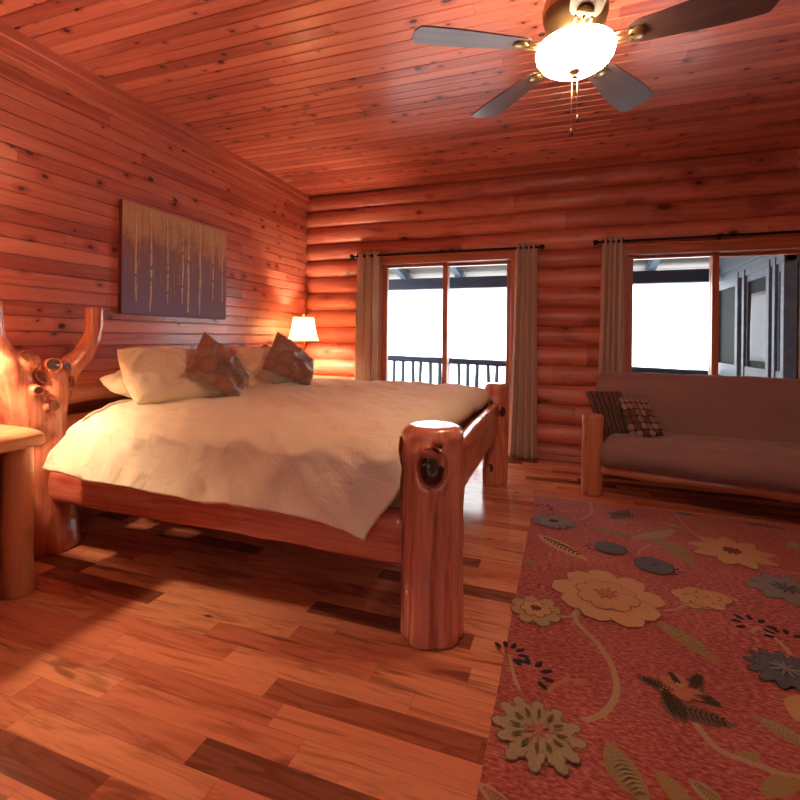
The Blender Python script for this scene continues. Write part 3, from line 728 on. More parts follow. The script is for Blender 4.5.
for k in range(9):
    x = -2.5+k*.23; mb.box((x, 1.88, .40), (x+.09, 3.94, .425))
mb.build('slats', M['bed_y'], bed, BO)

def softbox(mb, c, size, r, n=(14, 14, 6), bulge=(0, 0, 0), amp=0.0, nsc=3.0, seed=0.0, mi=0, post=None):
    """a padded box: rounded edges, swollen faces, wrinkled by noise"""
    c = Vector(c); h = Vector(size)/2
    bm = bmesh.new()
    def face(ax, sg):
        a, b = [(1, 2), (2, 0), (0, 1)][ax]
        na, nb_ = n[a], n[b]; vs = []
        for i in range(na+1):
            row = []
            for j in range(nb_+1):
                p = [0, 0, 0]; p[ax] = sg
                ta = -1+2*i/na; tb = -1+2*j/nb_
                p[a] = math.sin(ta*PI/2)*.35+ta*.65; p[b] = math.sin(tb*PI/2)*.35+tb*.65
                row.append(bm.verts.new(p))
            vs.append(row)
        for i in range(na):
            for j in range(nb_):
                q = [vs[i][j], vs[i+1][j], vs[i+1][j+1], vs[i][j+1]]
                bm.faces.new(q if sg > 0 else q[::-1])
    for ax in range(3):
        for sg in (-1, 1): face(ax, sg)
    bmesh.ops.remove_doubles(bm, verts=bm.verts, dist=1e-5)
    for v in bm.verts:
        u = v.co.copy()
        p = Vector((u[i]*h[i] for i in range(3)))
        inner = Vector((max(-(h[i]-r), min(h[i]-r, p[i])) for i in range(3)))
        d = p-inner
        nrm = d.normalized() if d.length > 1e-6 else Vector((0, 0, 1))
        if d.length > 1e-6: p = inner+nrm*r
        for i in range(3):
            o1, o2 = [k for k in range(3) if k != i]
            p[i] += bulge[i]*u[i]*(1-u[o1]**2)*(1-u[o2]**2)
        if amp:
            q = p*nsc+Vector((seed, seed, seed)); p += nrm*(amp*noise.noise(q)+.45*amp*noise.noise(q*2.3))
        if post: p = Vector(post(p, u))
        v.co = c+p
    bm.verts.index_update()
    mb.add([v.co.copy() for v in bm.verts], [tuple(v.index for v in f.verts) for f in bm.faces], mi, True); bm.free()

mb = MB(); softbox(mb, (-1.635, 2.925, .585), (1.96, 1.97, .31), .06, (16, 16, 6))
tag(mb.build('mattress', M['sheet'], origin=(-1.615, 2.91, .43)), 'white sheeted mattress mostly hidden under the cream duvet', 'mattress')

# duvet: hem, side drop, rounded edge, top, far side
HEM = [(-2.56, .555), (-2.40, .525), (-2.16, .508), (-1.54, .488), (-1.03, .494), (-.80, .466), (-.70, .447), (-.60, .455)]
def duvet_fn(u, v):
    # u along the bed (head to foot), v from the near hem over the top to the far hem
    s = u
    segs = [(0, .22), (.22, .34), (.34, .90), (.90, 1.0)]
    xend_side, xend_top = -.643, -.575
    def section(v, hem):
        if v < .20:
            t = v/.20; return 1.655+.055*t**.8, hem+(.690-hem)*t
        if v < .34:
            t = (v-.20)/.14; a = PI/2*t
            return 1.71+.30*(1-math.cos(a)), .690+.115*math.sin(a)**.92
        if v < .88:
            t = (v-.34)/.54; return 2.01+1.89*t, .805+.010*math.sin(PI*t)
        t = (v-.88)/.12; a = PI/2*min(1, t*1.6)
        return 3.90+.13*math.sin(a), (.803-.13*(1-math.cos(a))) - .18*max(0, t-.6)/.4
    y0, _ = section(v, .5)
    side = sstep(2.25, 1.95, y0)
    xe = xend_top*(1-side)+xend_side*side
    if v < .30: xe = -.70+.115*sstep(0, .16, v)-.055*sstep(.20, .30, v)
    head = -2.420-.030*side+.10*sstep(.30, .36, v)*sstep(.5, .36, v)*0
    x = head+(xe-head)*s
    hem = lerp_tab(HEM, x)
    y, z = section(v, hem)
    # foot end rolls down behind the footboard
    e = max(0, (x-(xe-.16))/.16)
    if v >= .30: z -= .125*(1-math.sqrt(max(0, 1-e*e)))*min(1, (v-.20)/.14)
    if v < .30: z -= 0
    # head-side end: the near corner slopes up and away from the hem
    hh = sstep(.07, 0.0, s); x += .10*hh*sstep(.05, .30, v)*sstep(.6, .3, v)
    z -= .022*hh*hh*sstep(.2, .34, v)
    # folds: broad swells and sharp diagonal creases
    yu = y if v >= .34 else 2.01-.47*(.34-v)/.14 if v >= .20 else 1.54-(.690-z)     # unrolled coordinate, so folds run on over the edge
    w = .013*noise.noise(Vector((x*2.2, yu*2.2, 3)))
    q = noise.noise(Vector(((x-.55*yu)*3.0, (yu+.3*x)*1.0, 5))); w += .017*math.exp(-(q*3.4)**2)*(.5+.5*side)
    q2 = noise.noise(Vector(((x+.8*yu)*3.6, (yu-.4*x)*1.2, 11))); w += .012*math.exp(-(q2*4)**2)
    q3 = noise.noise(Vector(((x*.8+yu*.9)*8, (x-yu)*1.6, 21))); w += .007*math.exp(-(q3*3.4)**2)
    w += .005*noise.noise(Vector((x*9, yu*9, 1)))
    if v < .30:
        dep = 1-v/.30
        y -= w*.75+.006*math.sin(x*5+1.2*noise.noise(Vector((x*2, 0, 0))))*dep+.02*dep
        z += .014*noise.noise(Vector((x*5, 8, 0)))*dep + .25*w
    elif v < .88: z += w
    else: y += w*.6
    return (x, y, z)
mb = MB(); mb.grid(duvet_fn, 170, 150)
o = mb.build('duvet', M['duvet'], origin=(-1.6, 2.9, .75), normals=False)
md = o.modifiers.new('thickness', 'SOLIDIFY'); md.thickness = .022; md.offset = -1
tag(o, 'rumpled cream duvet draped over the side of the log bed', 'duvet')

# ------------------------------------------------------------------ pillows
def pillow(name, corners, thick, m, label, cat, group=None, nseg=34, pinch=.035, seed=0.0, uv=False, wrinkle=.026, corner=.20):
    """corners: top, right, bottom, left (or TL, TR, BR, BL) in order around the pillow"""
    a, b, c, d = [Vector(p) for p in corners]
    nrm = (b-a).cross(d-a).normalized(); cen = (a+b+c+d)/4
    if nrm.dot(EYEV-cen) < 0: nrm = -nrm
    mb = MB()
    def surf(sg):
        def fn(u, v):
            # edges drawn in between the corners
            su, sv = 2*u-1, 2*v-1
            pu = u-.5; pv = v-.5
            k = 1-pinch*(1-sv*sv) if True else 1
            uu = .5+pu*(1-pinch*(1-(2*pv)**2)); vv = .5+pv*(1-pinch*(1-(2*pu)**2))
            uu = .5+(uu-.5)*math.sqrt(1-corner*sv*sv); vv = .5+(vv-.5)*math.sqrt(1-corner*su*su)
            p = (a*(1-uu)+b*uu)*(1-vv)+(d*(1-uu)+c*uu)*vv
            prof = max(0, (1-su**2))**.48*max(0, (1-sv**2))**.48
            w = wrinkle*noise.noise(Vector((u*4+seed, v*4, sg)))+wrinkle*.8*(1-min(1, abs(noise.noise(Vector((u*3+v*2+seed, v*2-u, 5+sg))))*3))**2
            return p+nrm*sg*(thick/2*prof+w*min(1, prof*2))
        return fn
    mb.grid(surf(1), nseg, nseg, uv=uv); mb.grid(surf(-1), nseg, nseg, uv=uv)
    o = mb.build(name, m, origin=cen, weld=True)
    return tag(o, label, cat, group)
def on_plane(px, P0, n):
    d = ray(*px); n = Vector(n); P0 = Vector(P0)
    return EYEV+d*((P0-EYEV).dot(n)/d.dot(n))
def pillow_px(pix, P0, n, *args, **kw):
    return pillow(args[0], [on_plane(p, P0, n) for p in pix], *args[1:], **kw)
# near sleeping pillow lying flat, another leaning on it
pillow('pillow', [(-2.62, 2.00, .945), (-2.62, 2.80, .945), (-2.38, 2.80, .885), (-2.36, 1.99, .885)], .19, M['pillow'], 'cream pillow lying flat at the near side of the bed head', 'pillow', 'cream bed pillows', seed=2)
pillow_px([(110, 346), (205, 349), (232, 402), (132, 408)], (-2.17, 2.35, .95), (.80, -.25, .50), 'pillow', .22, M['pillow'], 'cream pillow propped up behind the nearer brown cushion', 'pillow', 'cream bed pillows', seed=5)
pillow_px([(232, 345), (290, 350), (311, 386), (246, 391)], (-2.22, 3.30, .95), (.80, -.25, .50), 'pillow', .22, M['pillow'], 'cream pillow propped up behind the farther brown cushion', 'pillow', 'cream bed pillows', seed=9)
pillow('pillow', [(-2.60, 2.95, .87), (-2.60, 3.80, .88), (-2.40, 3.82, .86), (-2.38, 2.97, .86)], .15, M['pillow'], 'cream pillow lying flat at the far side of the bed head', 'pillow', 'cream bed pillows', seed=14)
pillow_px([(204, 330), (254, 374), (238, 402), (184, 371)], (-1.93, 2.42, .93), (.86, -.36, .34), 'throw_cushion', .16, M['leaf_cushion'], 'brown leaf cushion tipped on its corner, nearer of the two on the bed', 'cushion', 'brown leaf cushions', pinch=.05, corner=.06, seed=3)
pillow_px([(277, 330), (315, 360), (311, 388), (261, 369)], (-1.96, 3.30, .93), (.86, -.30, .34), 'throw_cushion', .15, M['leaf_cushion'], 'brown leaf cushion tipped on its corner, in front of the table lamp', 'cushion', 'brown leaf cushions', pinch=.05, corner=.06, seed=7)

# ------------------------------------------------------------------ nightstands and lamps
NO = (-2.62, 1.215, 0)
ns = thing('nightstand', 'log nightstand at the left edge with rounded slab top', 'nightstand', NO, 0, 'log nightstands')
mb = MB()
rs = []
ya, yb = -.34, .315
for i in range(25):     # slab with a bullnose live edge
    t = .5-.5*math.cos(PI*i/24); y = ya+(yb-ya)*t; e = min(1, min(t, 1-t)*(yb-ya)/.035); sc = .70+.30*math.sqrt(max(0, 1-(1-e)**2)) if e < 1 else 1
    ring = []
    for j in range(36):
        a = 2*PI*j/36; c_, s_ = math.cos(a), math.sin(a)
        xx = math.copysign(abs(c_)**.35, c_); zz = math.copysign(abs(s_)**(.75 if s_ > 0 else .4), s_)
        ring.append((.015+(.318+.008*noise.noise(Vector((t*4, a, 0))))*xx*(.93+.07*sc), y, .718+.046*zz*sc))
    rs.append(ring)
mb.rings(rs); mb.build('table_top', M['night_y'], ns)
for (x, y) in ((.236, .258), (.236, -.255), (-.215, .250), (-.215, -.255)):
    mb = MB(); mb.log((x, y, 0), (x-.004, y-.002, .685), .064, .058, seg=26, n=22, amp=.007, seed=x*9+y*5, bev=.008); mb.build('leg', M['night_z'], ns)
mb = MB(); mb.box((-.21, .215, .06), (.215, .235, .67)); mb.box((-.21, -.24, .06), (.215, -.22, .67)); mb.box((-.25, -.24, .06), (-.235, .24, .67)); mb.box((-.21, -.2, .05), (.20, .2, .09)); mb.build('case', M['night_z'], ns)
for z0, z1 in ((.11, .375), (.395, .655)):
    mb = MB(); mb.box((.19, -.185, z0), (.222, .180, z1), bev=.008); dr = mb.build('drawer', M['night_y'], ns)
    mb = MB(); mb.tube([(.222, 0, (z0+z1)/2), (.236, 0, (z0+z1)/2)], .009, 10); mb.sphere((.246, 0, (z0+z1)/2), .018, 14); mb.build('knob', M['black_metal'], dr)
dup(ns, (-2.62, 4.53, 0), None, 'log nightstand in the far corner under the lit lamp')
LZ = .7645
lp = thing('table_lamp', 'lit table lamp on the nightstand outside the left edge', 'lamp', (-2.64, 1.315, LZ), 0, 'table lamps')
mb = MB(); mb.lathe([(.001, 0), (.075, 0), (.078, .008), (.070, .018), (.040, .028), (.022, .045), (.018, .06)], cap=False); mb.build('base', M['brass'], lp)
mb = MB(); mb.lathe([(.018, .06), (.030, .09), (.038, .13), (.030, .18), (.014, .215), (.012, .24), (.020, .26), (.011, .28), (.009, .36), (.014, .37), (.016, .42), (.001, .422)], cap=False); mb.build('stem', M['brass'], lp)
mb = MB(); mb.tube([(.0, -.012, .38), (0, -.06, .44), (0, -.065, .53), (0, -.03, .63), (0, 0, .655), (0, .03, .63), (0, .065, .53), (0, .06, .44), (0, .012, .38)], .003, 6, sub=3); mb.build('harp', M['brass'], lp)
mb = MB(); mb.lathe([(.172, .395), (.160, .42), (.146, .46), (.134, .51), (.124, .56), (.116, .61), (.112, .655)], cap=False)
sh = mb.build('lamp_shade', M['shade'], lp); solidify(sh, .002)
mb = MB(); mb.tube([Vector((.1725*math.cos(k*2*PI/40), .1725*math.sin(k*2*PI/40), .395)) for k in range(41)], .004, 6, cap=False); mb.build('shade_trim', M['duvet'], sh); mb = MB(); mb.tube([Vector((.1125*math.cos(k*2*PI/40), .1125*math.sin(k*2*PI/40), .655)) for k in range(41)], .004, 6, cap=False); mb.build('shade_trim', M['duvet'], sh)
mb = MB(); mb.tube([(0, 0, .655), (0, 0, .672)], .005, 10); mb.sphere((0, 0, .682), .012, 12); mb.build('finial', M['brass'], lp)
mb = MB(); mb.sphere((0, 0, .50), .032, 16, sc=(1, 1, 1.25)); mb.lathe([(.014, .42), (.016, .45), (.024, .475)], cap=False); mb.build('bulb', M['bulb'], lp)
dup(lp, (-2.70, 4.50, LZ), None, 'lit table lamp with cream bell shade in the far corner')

# ------------------------------------------------------------------ futon
u_ = math.radians(-11.3)
ft = thing('futon_sofa', 'log framed futon with mauve brown mattress in front of the wide window', 'sofa', (.21, 3.97, 0), u_)
# local axes: x along the futon, -y towards the room; front post axis at 0,0
FL = 2.05
for x in (0, FL):
    mb = MB(); mb.log((x, 0, 0), (x, 0, .62), .080, .078, seg=30, n=20, amp=.006, seed=x+1, bev=.010); mb.build('front_post', M['futon_z'], ft)
    mb = MB(); mb.log((x, .66, 0), (x, .66, .60), .070, .068, seg=26, n=20, amp=.006, seed=x+3, bev=.010); mb.build('rear_post', M['futon_z'], ft)
    mb = MB(); mb.log((x, .06, .50), (x, .61, .50), .045, seg=20, n=12, amp=.004, seed=x+5, bev=.006); mb.log((x, .06, .25), (x, .61, .25), .040, seg=20, n=12, amp=.004, seed=x+6, bev=.006); mb.build('arm_rail', M['futon_z'], ft)
mb = MB(); mb.log((.05, -.005, .205), (FL-.05, -.005, .205), .040, seg=20, n=40, amp=.006, seed=3, bev=.006); mb.build('front_rail', M['futon_x'], ft)
mb = MB(); mb.log((.05, .60, .22), (FL-.05, .60, .22), .036, seg=20, n=20, amp=.005, seed=9, bev=.006); mb.log((.02, .70, .72), (FL-.02, .70, .72), .036, seg=20, n=20, amp=.005, seed=9.5, bev=.006); mb.build('rear_rail', M['futon_x'], ft)
mb = MB()
for k in range(12): mb.box((.12+k*.16, .0, .235), (.20+k*.16, .60, .25))
mb.build('slats', M['futon_x'], ft)
def seat_post(p, u):
    # front edge rolls, tufted dimples along the middle
    for tx in (-.62, -.2, .22, .64):
        dd = math.hypot(p.x-tx, p.y-.0)
        if u.z > .5: p.z -= .022*math.exp(-(dd/.07)**2)
    p.z += .010*math.sin(p.x*3+1)*(1 if u.z > 0 else 0)
    return p
mb = MB(); softbox(mb, (FL/2, .25, .345), (FL-.13, .74, .215), .09, (60, 24, 10), (0, .02, .015), .014, 4.0, 2.0, post=seat_post); mb.build('seat_cushion', M['futon_cloth'], ft)
def back_post(p, u):
    for tx in (-.66, -.2, .26, .70):
        for tz in (.04,):
            dd = math.hypot(p.x-tx, p.z-tz)
            if u.y < -.3: p.y += .030*math.exp(-(dd/.06)**2)
    p.y += (p.z)*.24          # leans back
    return p
mb = MB(); softbox(mb, (FL/2-.02, .575, .645), (FL+.08, .20, .545), .085, (60, 10, 22), (0, .025, .01), .012, 3.5, 7.0, post=back_post); mb.build('back_cushion', M['futon_cloth'], ft)
FMW = Matrix.Translation((.21, 3.97, 0)) @ Matrix.Rotation(u_, 4, 'Z')
def fpt(x, y, z): return FMW @ Vector((x, y, z))
nrmf = (FMW.to_3x3() @ Vector((.25, -.85, .40)))
pillow_px([(584, 390), (622, 390), (632, 443), (601, 436)], fpt(.20, .42, .55), nrmf, 'throw_cushion', .12, M['stripe'], 'brown striped cushion against the futon arm', 'cushion', seed=1, uv=True, pinch=.05, corner=.08)
pillow_px([(617, 396), (646, 398), (671, 438), (630, 440)], fpt(.34, .34, .52), nrmf, 'throw_cushion', .11, M['dots'], 'dark cushion with rounded square spots leaning on the striped one', 'cushion', seed=2, uv=True, pinch=.05, corner=.08)

# ------------------------------------------------------------------ rug
RX0, RX1, RY0, RY1, RT = -.205, 2.05, .66, 3.735, .011
rug_m = [M['rug']]; ridx = {}
for k in list(RUGC):
    ridx[k] = len(rug_m); rug_m.append(M['rug_'+k])
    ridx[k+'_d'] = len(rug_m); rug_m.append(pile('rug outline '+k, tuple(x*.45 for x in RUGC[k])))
mb = MB(); mb.box((RX0, RY0, .0005), (RX1, RY1, RT), bev=.003)
rr = random.Random(5)
ZLV = [RT]; ZST = .00032
def poly(pts, col, dome=.0007):
    ZLV[0] += ZST
    z = ZLV[0]; c = Vector((sum(p[0] for p in pts)/len(pts), sum(p[1] for p in pts)/len(pts), 0)); n = len(pts)
    ins = [c+(Vector((p[0], p[1], 0))-c)*.72 for p in pts]
    v = [(p[0], p[1], z) for p in pts]+[(p.x, p.y, z+dome) for p in ins]+[(c.x, c.y, z+dome*1.15)]
    f = [(i, (i+1) % n, n+(i+1) % n, n+i) for i in range(n)]+[(n+i, n+(i+1) % n, 2*n) for i in range(n)]
    mb.add(v, f, ridx[col], True)
def R2(px): p = onz(px[0], px[1], RT); return Vector((p.x, p.y))
def petal(c, a, r0, r1, w, col, pointed=.5, dome=.0007, n=9, jag=0):
    d = Vector((math.cos(a), math.sin(a))); s = Vector((-d.y, d.x)); L, Rr = [], []
    for i in range(n+1):
        t = i/n; ww = w*(math.sin(PI*min(1, t*.92+.04))**pointed)
        if jag and i % 2: ww *= 1-jag
        L.append(c+d*(r0+(r1-r0)*t)+s*ww); Rr.append(c+d*(r0+(r1-r0)*t)-s*ww)
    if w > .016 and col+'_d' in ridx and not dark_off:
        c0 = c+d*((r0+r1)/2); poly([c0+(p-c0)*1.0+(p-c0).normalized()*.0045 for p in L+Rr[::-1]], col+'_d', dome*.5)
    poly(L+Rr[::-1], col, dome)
dark_off = False
def flower(px, rpx, n, col, eye, wid=1.0, pointed=.5, rot=0.0, inner=None, jag=0, eyer=.24):
    ZLV[0] = RT+.0009; c = R2(px); d = (Vector((c.x, c.y, 0))-EYEV).dot(Vector((-math.sin(YAW), math.cos(YAW), 0))); r = rpx*d/F_PX
    for k in range(n): petal(c, rot+2*PI*k/n+rr.uniform(-.06, .06), r*.10, r*rr.uniform(.9, 1.05), r*wid*PI/n*.85, col, pointed, jag=jag)
    if inner:
        for k in range(n-1): petal(c, rot+.3+2*PI*k/(n-1), r*.06, r*.56, r*.52*wid*PI/n, inner, pointed)
    if eye:
        for k in range(9): petal(c, 2*PI*k/9, r*.03, r*eyer*rr.uniform(.8, 1.15), r*.04, eye, .5, .0028)
        petal(c, 0, -r*.1, r*.1, r*.09, eye, .5, .0028)
def leaf(p0, p1, wpx, col, vein=None, bend=0.0, jag=0):
    ZLV[0] = RT+.0005; a, b = R2(p0), R2(p1); d = b-a; s = Vector((-d.y, d.x)).normalized(); w = wpx*3.0/F_PX if False else d.length*wpx; L, Rr = [], []
    n = 14
    for i in range(n+1):
        t = i/n; c = a+d*t+s*(bend*d.length*math.sin(PI*t)); ww = w*math.sin(PI*min(1, t*.97+.02))**.8*(1-.25*t)
        if jag and i % 2: ww *= 1-jag
        L.append(c+s*ww); Rr.append(c-s*ww)
    poly(L+Rr[::-1], col)
    if vein:
        for i in range(2, 12):
            t = i/14; c = a+d*t+s*(bend*d.length*math.sin(PI*t)); ww = w*.5*math.sin(PI*t)
            for sg in (-1, 1):
                e = c+s*sg*ww+d*.05; q = (e-c); s2 = Vector((-q.y, q.x)).normalized()*.0035
                poly([c+s2, e+s2*.4, e-s2*.4, c-s2], vein, .0028)
def stem(pix, w, col):
    pts = [R2(p) for p in pix]; out = []
    n = len(pts)
    for i in range(n-1):
        p0, p1, p2, p3 = pts[max(0, i-1)], pts[i], pts[i+1], pts[min(n-1, i+2)]
        for k in range(6):
            t = k/6; out.append(.5*((2*p1)+(p2-p0)*t+(2*p0-5*p1+4*p2-p3)*t*t+(3*p1-p0-3*p2+p3)*t**3))
    out.append(pts[-1]); z = RT+.0003
    L, T, Rr = [], [], []
    for i, p in enumerate(out):
        q = (out[min(i+1, len(out)-1)]-out[max(0, i-1)]).normalized(); s = Vector((-q.y, q.x))*w/2
        L.append((p.x+s.x, p.y+s.y, z)); T.append((p.x, p.y, z+.0022)); Rr.append((p.x-s.x, p.y-s.y, z))
    mb.rings([L, T, Rr], closed=False, cap=False, mi=ridx[col])
def buds(px, spread, n, a0, a1, col='ink'):
    ZLV[0] = RT+.0008; c = R2(px)
    for k in range(n):
        a = a0+(a1-a0)*k/max(1, n-1); petal(c, a, spread*.5, spread*1.0, spread*.13, col, .6)
Z8 = lambda x, y: (470+x/2.424, 490+y/2.424)
stem([Z8(262, 285), Z8(258, 318), Z8(310, 372), Z8(345, 430), Z8(355, 490), Z8(325, 540), Z8(275, 560)], .022, 'beige')
stem([Z8(545, 565), Z8(600, 628), Z8(680, 660), Z8(760, 690), Z8(830, 700)], .022, 'beige')
stem([Z8(195, 300), Z8(240, 308), Z8(258, 290)], .014, 'beige')
stem([Z8(470, 292), Z8(500, 290), Z8(520, 280)], .014, 'beige')
stem([Z8(500, 62), Z8(530, 95), Z8(560, 118)], .016, 'beige')
stem([Z8(420, 165), Z8(410, 150), Z8(440, 130)], .012, 'beige')
stem([Z8(700, 180), Z8(760, 195), Z8(830, 210)], .016, 'beige')
stem([Z8(190, 495), Z8(205, 475), Z8(240, 462), Z8(285, 468)], .016, 'rust')
stem([Z8(120, 485), Z8(105, 445), Z8(95, 400)], .013, 'beige')
stem([Z8(780, 400), Z8(740, 360), Z8(700, 335), Z8(680, 345)], .016, 'beige')
stem([Z8(290, 30), Z8(296, 50), Z8(280, 68), Z8(262, 72)], .018, 'beige')
stem([Z8(380, 80), Z8(440, 95), Z8(480, 88)], .014, 'olive')
flower(Z8(332, 258), 52, 9, 'tan', 'rust', 1.08, .40, .2, inner='gold')
flower(Z8(160, 292), 26, 8, 'beige', 'brown', 1.0, .5, .3, inner='tan', jag=.12)
flower(Z8(165, 590), 46, 12, 'sage', None, .92, .55, 0, jag=.3)
flower(Z8(165, 590), 33, 12, 'sage', 'rust', .95, .5, .26, jag=.3, eyer=.42)
for k in range(12): c_ = R2(Z8(165, 590)); petal(c_, 2*PI*k/12, .05, .085, .006, 'olive_d', .7)
flower(Z8(203, 78), 20, 14, 'slate', 'maroon', .95, .5, 0, jag=.2)
flower(Z8(635, 150), 38, 9, 'gold', 'maroon', .80, .85, .1)
flower(Z8(768, 242), 34, 9, 'slate', 'blue', .85, .7, .4, eyer=.4)
flower(Z8(765, 440), 35, 13, 'blue', 'slate', .95, .6, 0, jag=.3, eyer=.4)
flower(Z8(800, 140), 12, 7, 'sage', None, 1.1, .5)
for k, (x, y) in enumerate(((520, 255), (548, 250), (575, 258), (602, 262), (535, 272), (565, 275), (592, 278))): flower(Z8(x, y), 11, 6, 'gold' if k % 2 else 'tan', None, 1.4, .4, k)
leaf(Z8(650, 268), Z8(590, 250), .18, 'gold'); leaf(Z8(500, 270), Z8(580, 298), .16, 'olive')
for a in ((470, 520, 650, 575), (520, 500, 600, 510), (500, 560, 470, 475), (520, 500, 400, 450), (500, 500, 520, 570), (540, 500, 620, 530), (520, 490, 480, 440), (530, 500, 560, 445)): leaf(Z8(a[0], a[1]), Z8(a[2], a[3]), .25, 'brown', 'brown_d', jag=.3)
flower(Z8(510, 480), 22, 6, 'rust', 'gold', .8, .8, .5)
leaf(Z8(165, 108), Z8(288, 172), .16, 'gold', 'ink'); leaf(Z8(450, 318), Z8(608, 424), .17, 'olive', 'sage', .04)
leaf(Z8(285, 88), Z8(390, 118), .17, 'olive', 'sage', .05); leaf(Z8(390, 118), Z8(500, 95), .13, 'sage', None, -.05); leaf(Z8(430, 110), Z8(545, 185), .18, 'olive', 'sage', .08); leaf(Z8(455, 75), Z8(520, 95), .2, 'sage'); leaf(Z8(540, 85), Z8(600, 92), .28, 'olive')
flower(Z8(340, 142), 15, 10, 'blue', None, 1.6, .4); flower(Z8(447, 185), 18, 10, 'blue', None, 1.6, .4)
buds(Z8(300, 138), .05, 3, 2.2, 4.0); buds(Z8(488, 195), .05, 3, -1.2, .6)
leaf(Z8(325, 55), Z8(410, 68), .28, 'slate', 'ink', 0, .2); leaf(Z8(345, 70), Z8(385, 48), .25, 'brown')
buds(Z8(180, 42), .07, 5, -.6, 2.8); leaf(Z8(215, 55), Z8(255, 50), .18, 'rust')
leaf(Z8(650, 78), Z8(780, 98), .13, 'brown', None, .05, .3); leaf(Z8(495, 55), Z8(555, 62), .22, 'blue')
buds(Z8(690, 330), .085, 6, .2, 3.6); buds(Z8(768, 362), .08, 6, .0, 3.2)
buds(Z8(92, 398), .075, 6, -.4, 2.4); buds(Z8(145, 445), .085, 6, -.8, 2.4)
leaf(Z8(335, 612), Z8(440, 770), .26, 'olive', 'sage', -.06); leaf(Z8(450, 680), Z8(545, 800), .24, 'olive', None, .06); leaf(Z8(530, 700), Z8(640, 790), .25, 'sage', 'olive')
leaf(Z8(690, 548), Z8(840, 640), .24, 'olive', 'sage', .05); leaf(Z8(710, 740), Z8(800, 690), .2, 'olive'); leaf(Z8(810, 500), Z8(790, 560), .3, 'gold')
leaf(Z8(20, 710), Z8(125, 790), .2, 'beige', 'rust', -.05); leaf(Z8(130, 180), Z8(165, 175), .4, 'olive'); leaf(Z8(655, 655), Z8(700, 640), .3, 'olive')
leaf(Z8(225, 470), Z8(240, 452), .3, 'rust'); leaf(Z8(250, 468), Z8(280, 460), .3, 'rust')
# motifs on the part of the rug beyond the picture's edge
for (x, y, r_, c_, e_) in ((1.82, 2.0, .17, 'tan', 'rust'), (1.75, 1.25, .15, 'slate', 'blue'), (1.2, .92, .16, 'gold', 'maroon'), (.35, .86, .13, 'sage', 'rust'), (1.86, 3.1, .13, 'beige', 'brown')):
    c = Vector((x, y)); ZLV[0] = RT+.0009
    for k in range(9): petal(c, 2*PI*k/9, r_*.1, r_, r_*.36, c_, .5)
    for k in range(8): petal(c, 2*PI*k/8, r_*.03, r_*.25, r_*.04, e_, .5, .0028)
o = mb.build('area_rug', rug_m, origin=((RX0+RX1)/2, (RY0+RY1)/2, 0), normals=False)
tag(o, 'red floral rug with tan, olive and slate flowers on the floor', 'rug')

# ------------------------------------------------------------------ ceiling fan
FC = Vector((.027, 2.10, ZC)); FO = tuple(FC)
fan = thing('ceiling_fan', 'five blade ceiling fan with glowing bowl light', 'ceiling fan', FO)
ZB = 2.425
def L_(z): return z-ZC
mb = MB(); mb.lathe([(.001, 0), (.07, 0), (.072, -.02), (.055, -.055), (.020, -.075), (.018, -.08)], FO); mb.build('canopy', M['brass'], fan, FO)
mb = MB(); mb.tube([FC+Vector((0, 0, -.06)), FC+Vector((0, 0, -.20))], .013, 14); mb.build('downrod', M['brass'], fan, FO)
mb = MB(); mb.lathe([(.016, L_(2.70)), (.05, L_(2.69)), (.105, L_(2.66)), (.128, L_(2.61)), (.130, L_(2.555)), (.118, L_(2.51)), (.095, L_(2.485)), (.09, L_(2.455)), (.075, L_(2.45)), (.05, L_(2.445)), (.05, L_(2.425)), (.001, L_(2.424))], FO, 40); mb.build('motor_housing', M['brass'], fan, FO)
mb = MB(); mb.lathe([(.130, L_(2.60)), (.133, L_(2.59)), (.133, L_(2.575)), (.130, L_(2.565))], FO, 40); mb.build('housing_band', M['brass_light'], fan, FO)
mb = MB(); mb.lathe([(.153, L_(2.425)), (.157, L_(2.410)), (.152, L_(2.390)), (.136, L_(2.366)), (.104, L_(2.345)), (.06, L_(2.332)), (.012, L_(2.328))], FO, 48); bo = mb.build('light_bowl', M['bowl'], fan, FO, normals=True); solidify(bo, .004)
mb = MB(); mb.lathe([(.001, L_(2.332)), (.024, L_(2.331)), (.024, L_(2.325)), (.012, L_(2.317)), (.008, L_(2.307)), (.011, L_(2.301)), (.001, L_(2.297))], FO, 20); mb.build('bowl_finial', M['brass'], fan, FO)
for k in range(3):
    mb = MB(); a = 2*PI*k/3+.4; mb.sphere(FC+Vector((.085*math.cos(a), .085*math.sin(a), L_(2.398))), .024, 12)
    mb.build('bulb', M['bulb_fan'], fan, FO)
for dx, dy, z1 in ((-.010, -.006, 2.055), (.010, .004, 2.115)):
    mb = MB(); mb.tube([FC+Vector((dx, dy, L_(2.322))), FC+Vector((dx*1.2, dy*1.2, L_(z1+.03)))], .0018, 6); ch = mb.build('pull_chain', M['brass_light'], fan, FO)
    mb = MB(); mb.lathe([(.001, .0), (.006, .004), (.0075, .016), (.004, .030), (.001, .034)], FC+Vector((dx*1.2, dy*1.2, L_(z1-.002))), 12); mb.build('fob', M['knot'], ch, FO)
